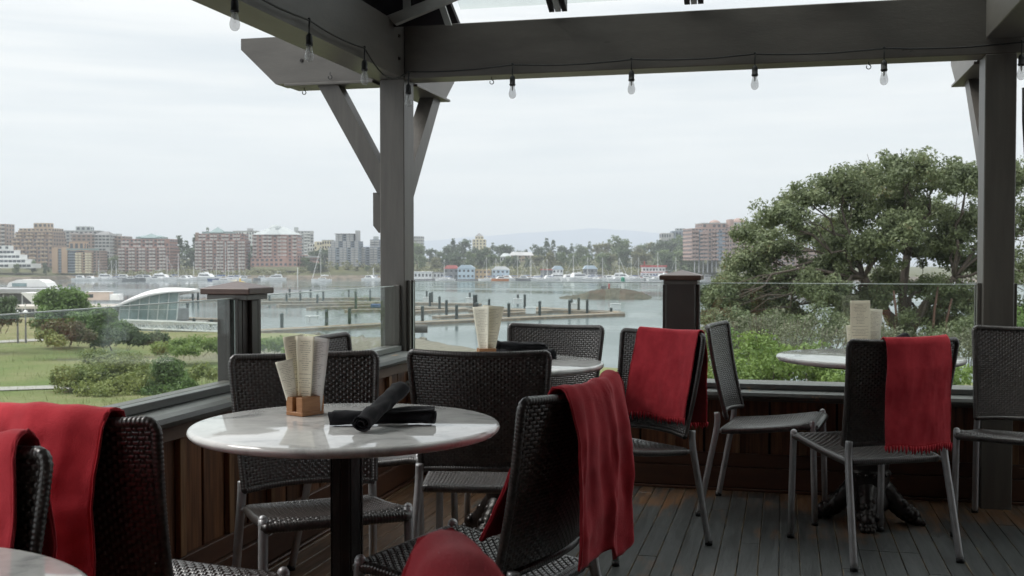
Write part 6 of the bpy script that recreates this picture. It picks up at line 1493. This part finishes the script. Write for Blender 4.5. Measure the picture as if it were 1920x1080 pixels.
def ornate_table(lat, D, label, rz=0.6):
    rt = empty('marble_table', W(lat, D), rz, label, 'table', 'round marble tables'); table_top(rt)
    mb = MB(); mb.lathe([(.085, .06), (.10, .10), (.088, .15), (.095, .215), (.098, .235), (.088, .245), (.092, .26), (.092, .275), (.078, .285), (.080, .30), (.074, .31), (.06, .32), (.052, .36), (.036, .44), (.034, .50), (.044, .55), (.040, .58), (.034, .62), (.036, .68), (.06, .704)], 28).build('pedestal', M['iron'], rt, True, sharp=50)
    mb = MB()
    for k in range(18): a = 2 * PI * k / 18; mb.sphere((.094 * math.cos(a), .094 * math.sin(a), .225), .010, 6, 4)
    mb.build('beading', M['iron'], rt, True)
    for k in range(4): claw_leg(rt, PI / 4 + k * PI / 2)
    return rt
def plain_table(lat, D, label, rz=.3):
    rt = empty('marble_table', W(lat, D), rz, label, 'table', 'round marble tables'); table_top(rt)
    a = .039; oc = [(a * 1.02 * math.cos(PI / 8 + k * PI / 4), a * 1.02 * math.sin(PI / 8 + k * PI / 4)) for k in range(8)]
    MB().prism(oc, 'z', .05, TT - .041).build('column', M['iron'], rt)
    for k in range(4): q = k * PI / 2; MB().box(-.012, .012, a * .97, a * 1.10, .06, .70, .003).build('column_rib', M['iron'], rt, rz=q)
    MB().lathe([(.26, 0), (.265, .012), (.12, .03), (.06, .06), (.045, .10)], 32).build('foot_plate', M['iron'], rt, True, sharp=40)
    return rt
T1 = (-.446, 2.935); T2 = (-.02, 4.68); T3 = (1.63, 4.98); T4 = (-.93, 1.285)
plain_table(*T1, 'round marble table in front with a black faceted column, menus and crossed napkins on it')
ornate_table(*T2, 'round marble table in the middle, mostly hidden behind a chair back', .4)
ornate_table(*T3, 'round marble table on the right with an ornate claw footed iron base', .47 + YAW)
plain_table(*T4, 'round marble table of which only the rim shows in the bottom left corner')

# =================================================================== menus, holders, napkins
def sheet_uv(name, mat, w_, h_, bend=.0, lean=0.0, top_curl=0.0, taper=1.0):
    nu, nv = 8, 14; v = []; uv = []; q = []
    for j in range(nv + 1):
        for i in range(nu + 1):
            a = i / nu; b_ = j / nv; x = (a - .5) * w_ * (taper + (1 - taper) * b_); z = b_ * h_
            y = bend * (4 * (a - .5) ** 2) + lean * z + top_curl * b_ ** 3
            v.append((x, y, z)); uv.append((a, b_))
    for j in range(nv):
        for i in range(nu): a = j * (nu + 1) + i; q.append((a, a + 1, a + nu + 2, a + nu + 1))
    return np_mesh(name, v, q, mat, True, uv=uv)
def menu_card(lat, D, z, rz, mat, w_, h_, label, tiltx=0.0, roll=0.0, **kw):
    o = mobj('menu_card', sheet_uv('menu_card', M[mat], w_, h_, **kw)); x, y, _ = W(lat, D); o.location = (x, y, z)
    o.rotation_euler = (tiltx, roll, rz + YAW); md = o.modifiers.new('thickness', 'SOLIDIFY'); md.thickness = .0007
    return tag(o, label, 'menu', 'printed menu cards')
def holder(lat, D, rz, label, w_=.084, d_=.066, h_=.053):
    x, y, _ = W(lat, D); rt = empty('menu_holder', (x, y, TT), rz + YAW, label, 'menu holder', 'wooden menu holders')
    mb = MB(); sl_ = .007     # block with a slot cut across its middle: two cheeks on a base
    mb.box(-w_ / 2, w_ / 2, -d_ / 2, d_ / 2, 0.0004, .012, .0015); mb.box(-w_ / 2, w_ / 2, -d_ / 2, -sl_ / 2 - .004, .0118, h_, .0015); mb.box(-w_ / 2, w_ / 2, sl_ / 2 + .004, d_ / 2, .0118, h_, .0015)
    mb.build('block', M['block'], rt); return rt
def local(T, px, py=None, z=TT):
    """spot on the tabletop seen at px,py -> (lat, D)"""
    D = (CAMZ - z) * FPX / (py - HOR); return ((px - 960) / FPX * D, D)
# front table
hl = local(T1, 571, 778); holder(hl[0], hl[1], .95, 'oiled wooden menu holder on the front marble table')
c_, s_ = math.cos, math.sin
zt = TT + .013
menu_card(hl[0] - .026, hl[1] - .012, TT + .004, .28, 'menu_ivory', .05, .155, 'short cream menu leaning left in the front holder, lowest of its fan', roll=-.20, tiltx=.05, bend=.004, taper=.5)
menu_card(hl[0] - .009, hl[1] + .006, zt, .55, 'menu_cream', .062, .212, 'tall cream menu behind, with its left edge curling, in the front holder', roll=-.10, tiltx=-.04, bend=.006, taper=.7)
menu_card(hl[0] + .000, hl[1] + .000, zt, -.25, 'menu_cream', .058, .210, 'cream menu in the middle of the fan in the front holder', roll=.02, tiltx=.02, bend=-.004, taper=.6)
menu_card(hl[0] + .012, hl[1] + .004, zt, -.12, 'menu_white', .066, .208, 'white menu with dense small print leaning right in the front holder', roll=.13, tiltx=.02, bend=.003)
# middle table
hl2 = local(T2, 912, 676); holder(hl2[0], hl2[1], .2, 'oiled wooden menu holder on the middle table, mostly hidden', w_=.075)
menu_card(hl2[0] + .012, hl2[1] + .004, zt, .15, 'menu_cream', .095, .225, 'cream menu spread wide on the middle table, right leaf', roll=.09, bend=.010, taper=.45)
menu_card(hl2[0] - .008, hl2[1] - .006, zt, -.5, 'menu_ivory', .085, .222, 'cream menu spread wide on the middle table, left leaf', roll=-.07, bend=-.006, taper=.45)
# right table
hl3 = local(T3, 1619, 663); holder(hl3[0], hl3[1], .25, 'oiled wooden menu holder on the right marble table', w_=.085)
menu_card(hl3[0] - .014, hl3[1] - .012, zt, .03, 'menu_cream', .095, .235, 'upright cream menu at the front of the right table holder', roll=-.015, bend=.002)
menu_card(hl3[0] + .045, hl3[1] + .02, zt, .15, 'menu_ivory', .085, .195, 'shorter cream menu leaning right behind the upright one on the right table', roll=.08, bend=.003)
menu_card(hl3[0] - .032, hl3[1] + .016, zt, -.1, 'menu_ivory', .06, .12, 'small cream menu peeping out left of the upright one on the right table', roll=-.10, bend=.003)

def napkin(lat, D, z, rz, L_, R, label, tilt=0.0, seed=1, flat=.8, flap=False):
    rg = np.random.default_rng(seed); ns, nl = 64, 30; turns = 2.6; v = []; q = []; ph = rg.uniform(0, 6, 4)
    for j in range(nl + 1):
        b_ = j / nl; yl = (b_ - .5) * L_
        for i in range(ns + 1):
            a = i / ns; th = a * turns * 2 * PI + .5 * b_; r = R * (.30 + .70 * a ** .8) * (1 + .05 * math.sin(6 * b_ + ph[0]) + .04 * math.sin(th * 2 + 5 * b_ + ph[1]) + .03 * math.sin(th * 3 - 9 * b_ + ph[2]))
            r *= 1 - .12 * math.sin(PI * b_) * (1 if not flap else .3) + .08 * (abs(b_ - .5) * 2) ** 3 + .20 * mnoise.noise(Vector((b_ * 6, math.cos(th) * 1.4 + seed, math.sin(th) * 1.4))) + .07 * mnoise.noise(Vector((b_ * 19, math.cos(th) * 3 + seed, math.sin(th) * 3)))
            dy = .008 * math.sin(th * .5 + ph[3]) * (abs(b_ - .5) * 2) ** 4
            v.append((r * math.cos(th), yl + dy * np.sign(b_ - .5), r * math.sin(th) * flat))
    for j in range(nl):
        for i in range(ns): a = j * (ns + 1) + i; q.append((a, a + 1, a + ns + 2, a + ns + 1))
    x, y, _ = W(lat, D); o = mobj('napkin_roll', np_mesh('napkin_roll', v, q, M['blackcloth'], True)); o.location = (x, y, z); o.rotation_euler = (tilt, 0, rz + YAW)
    md = o.modifiers.new('thickness', 'SOLIDIFY'); md.thickness = .0022
    if flap:
        fv = []; fq = []
        for j in range(9):
            for i in range(7):
                a, b_ = i / 6, j / 8; fv.append((-R * .7 + a * R * 1.5, L_ * (.0 + .51 * b_), R * flat * (.90 + .75 * b_ * (1 - a)) + .004 * math.sin(5 * a + 4 * b_)))
        for j in range(8):
            for i in range(6): a = j * 7 + i; fq.append((a, a + 1, a + 8, a + 7))
        f_ = mobj('loose_flap', np_mesh('loose_flap', fv, fq, M['blackcloth'], True), o); md = f_.modifiers.new('thickness', 'SOLIDIFY'); md.thickness = .002
    return tag(o, label, 'napkin', 'rolled black napkins')
p = local(T1, 716, 781, TT + .024)
napkin(p[0], p[1], TT + .0205, -PI / 2 + .05, .272, .030, 'rolled black napkin lying flat across the front marble table', 0, 3, .60, True)
napkin(p[0] + .002, p[1] - .025, TT + .054, -.30, .25, .0275, 'rolled black napkin resting slantwise on top of the other on the front table', .24, 5, .76)
p = local(T2, 985, 664, TT + .02)
napkin(p[0], p[1], TT + .021, -PI / 2 - .30, .27, .025, 'rolled black napkin lying along the middle table', 0, 8, .8)
napkin(p[0] - .02, p[1] + .02, TT + .048, -PI / 2 + .5, .25, .024, 'rolled black napkin crossed on top of the other on the middle table', -.12, 9, .85, True)
p = local(T3, 1672, 655, TT + .02)
napkin(p[0], p[1], TT + .021, .3, .24, .025, 'rolled black napkin on the right table, its tip showing above the scarfed chair', 0, 10, .85)
napkin(p[0] + .01, p[1], TT + .052, -.9, .22, .024, 'rolled black napkin lying across the other on the right table', .2, 14, .9)
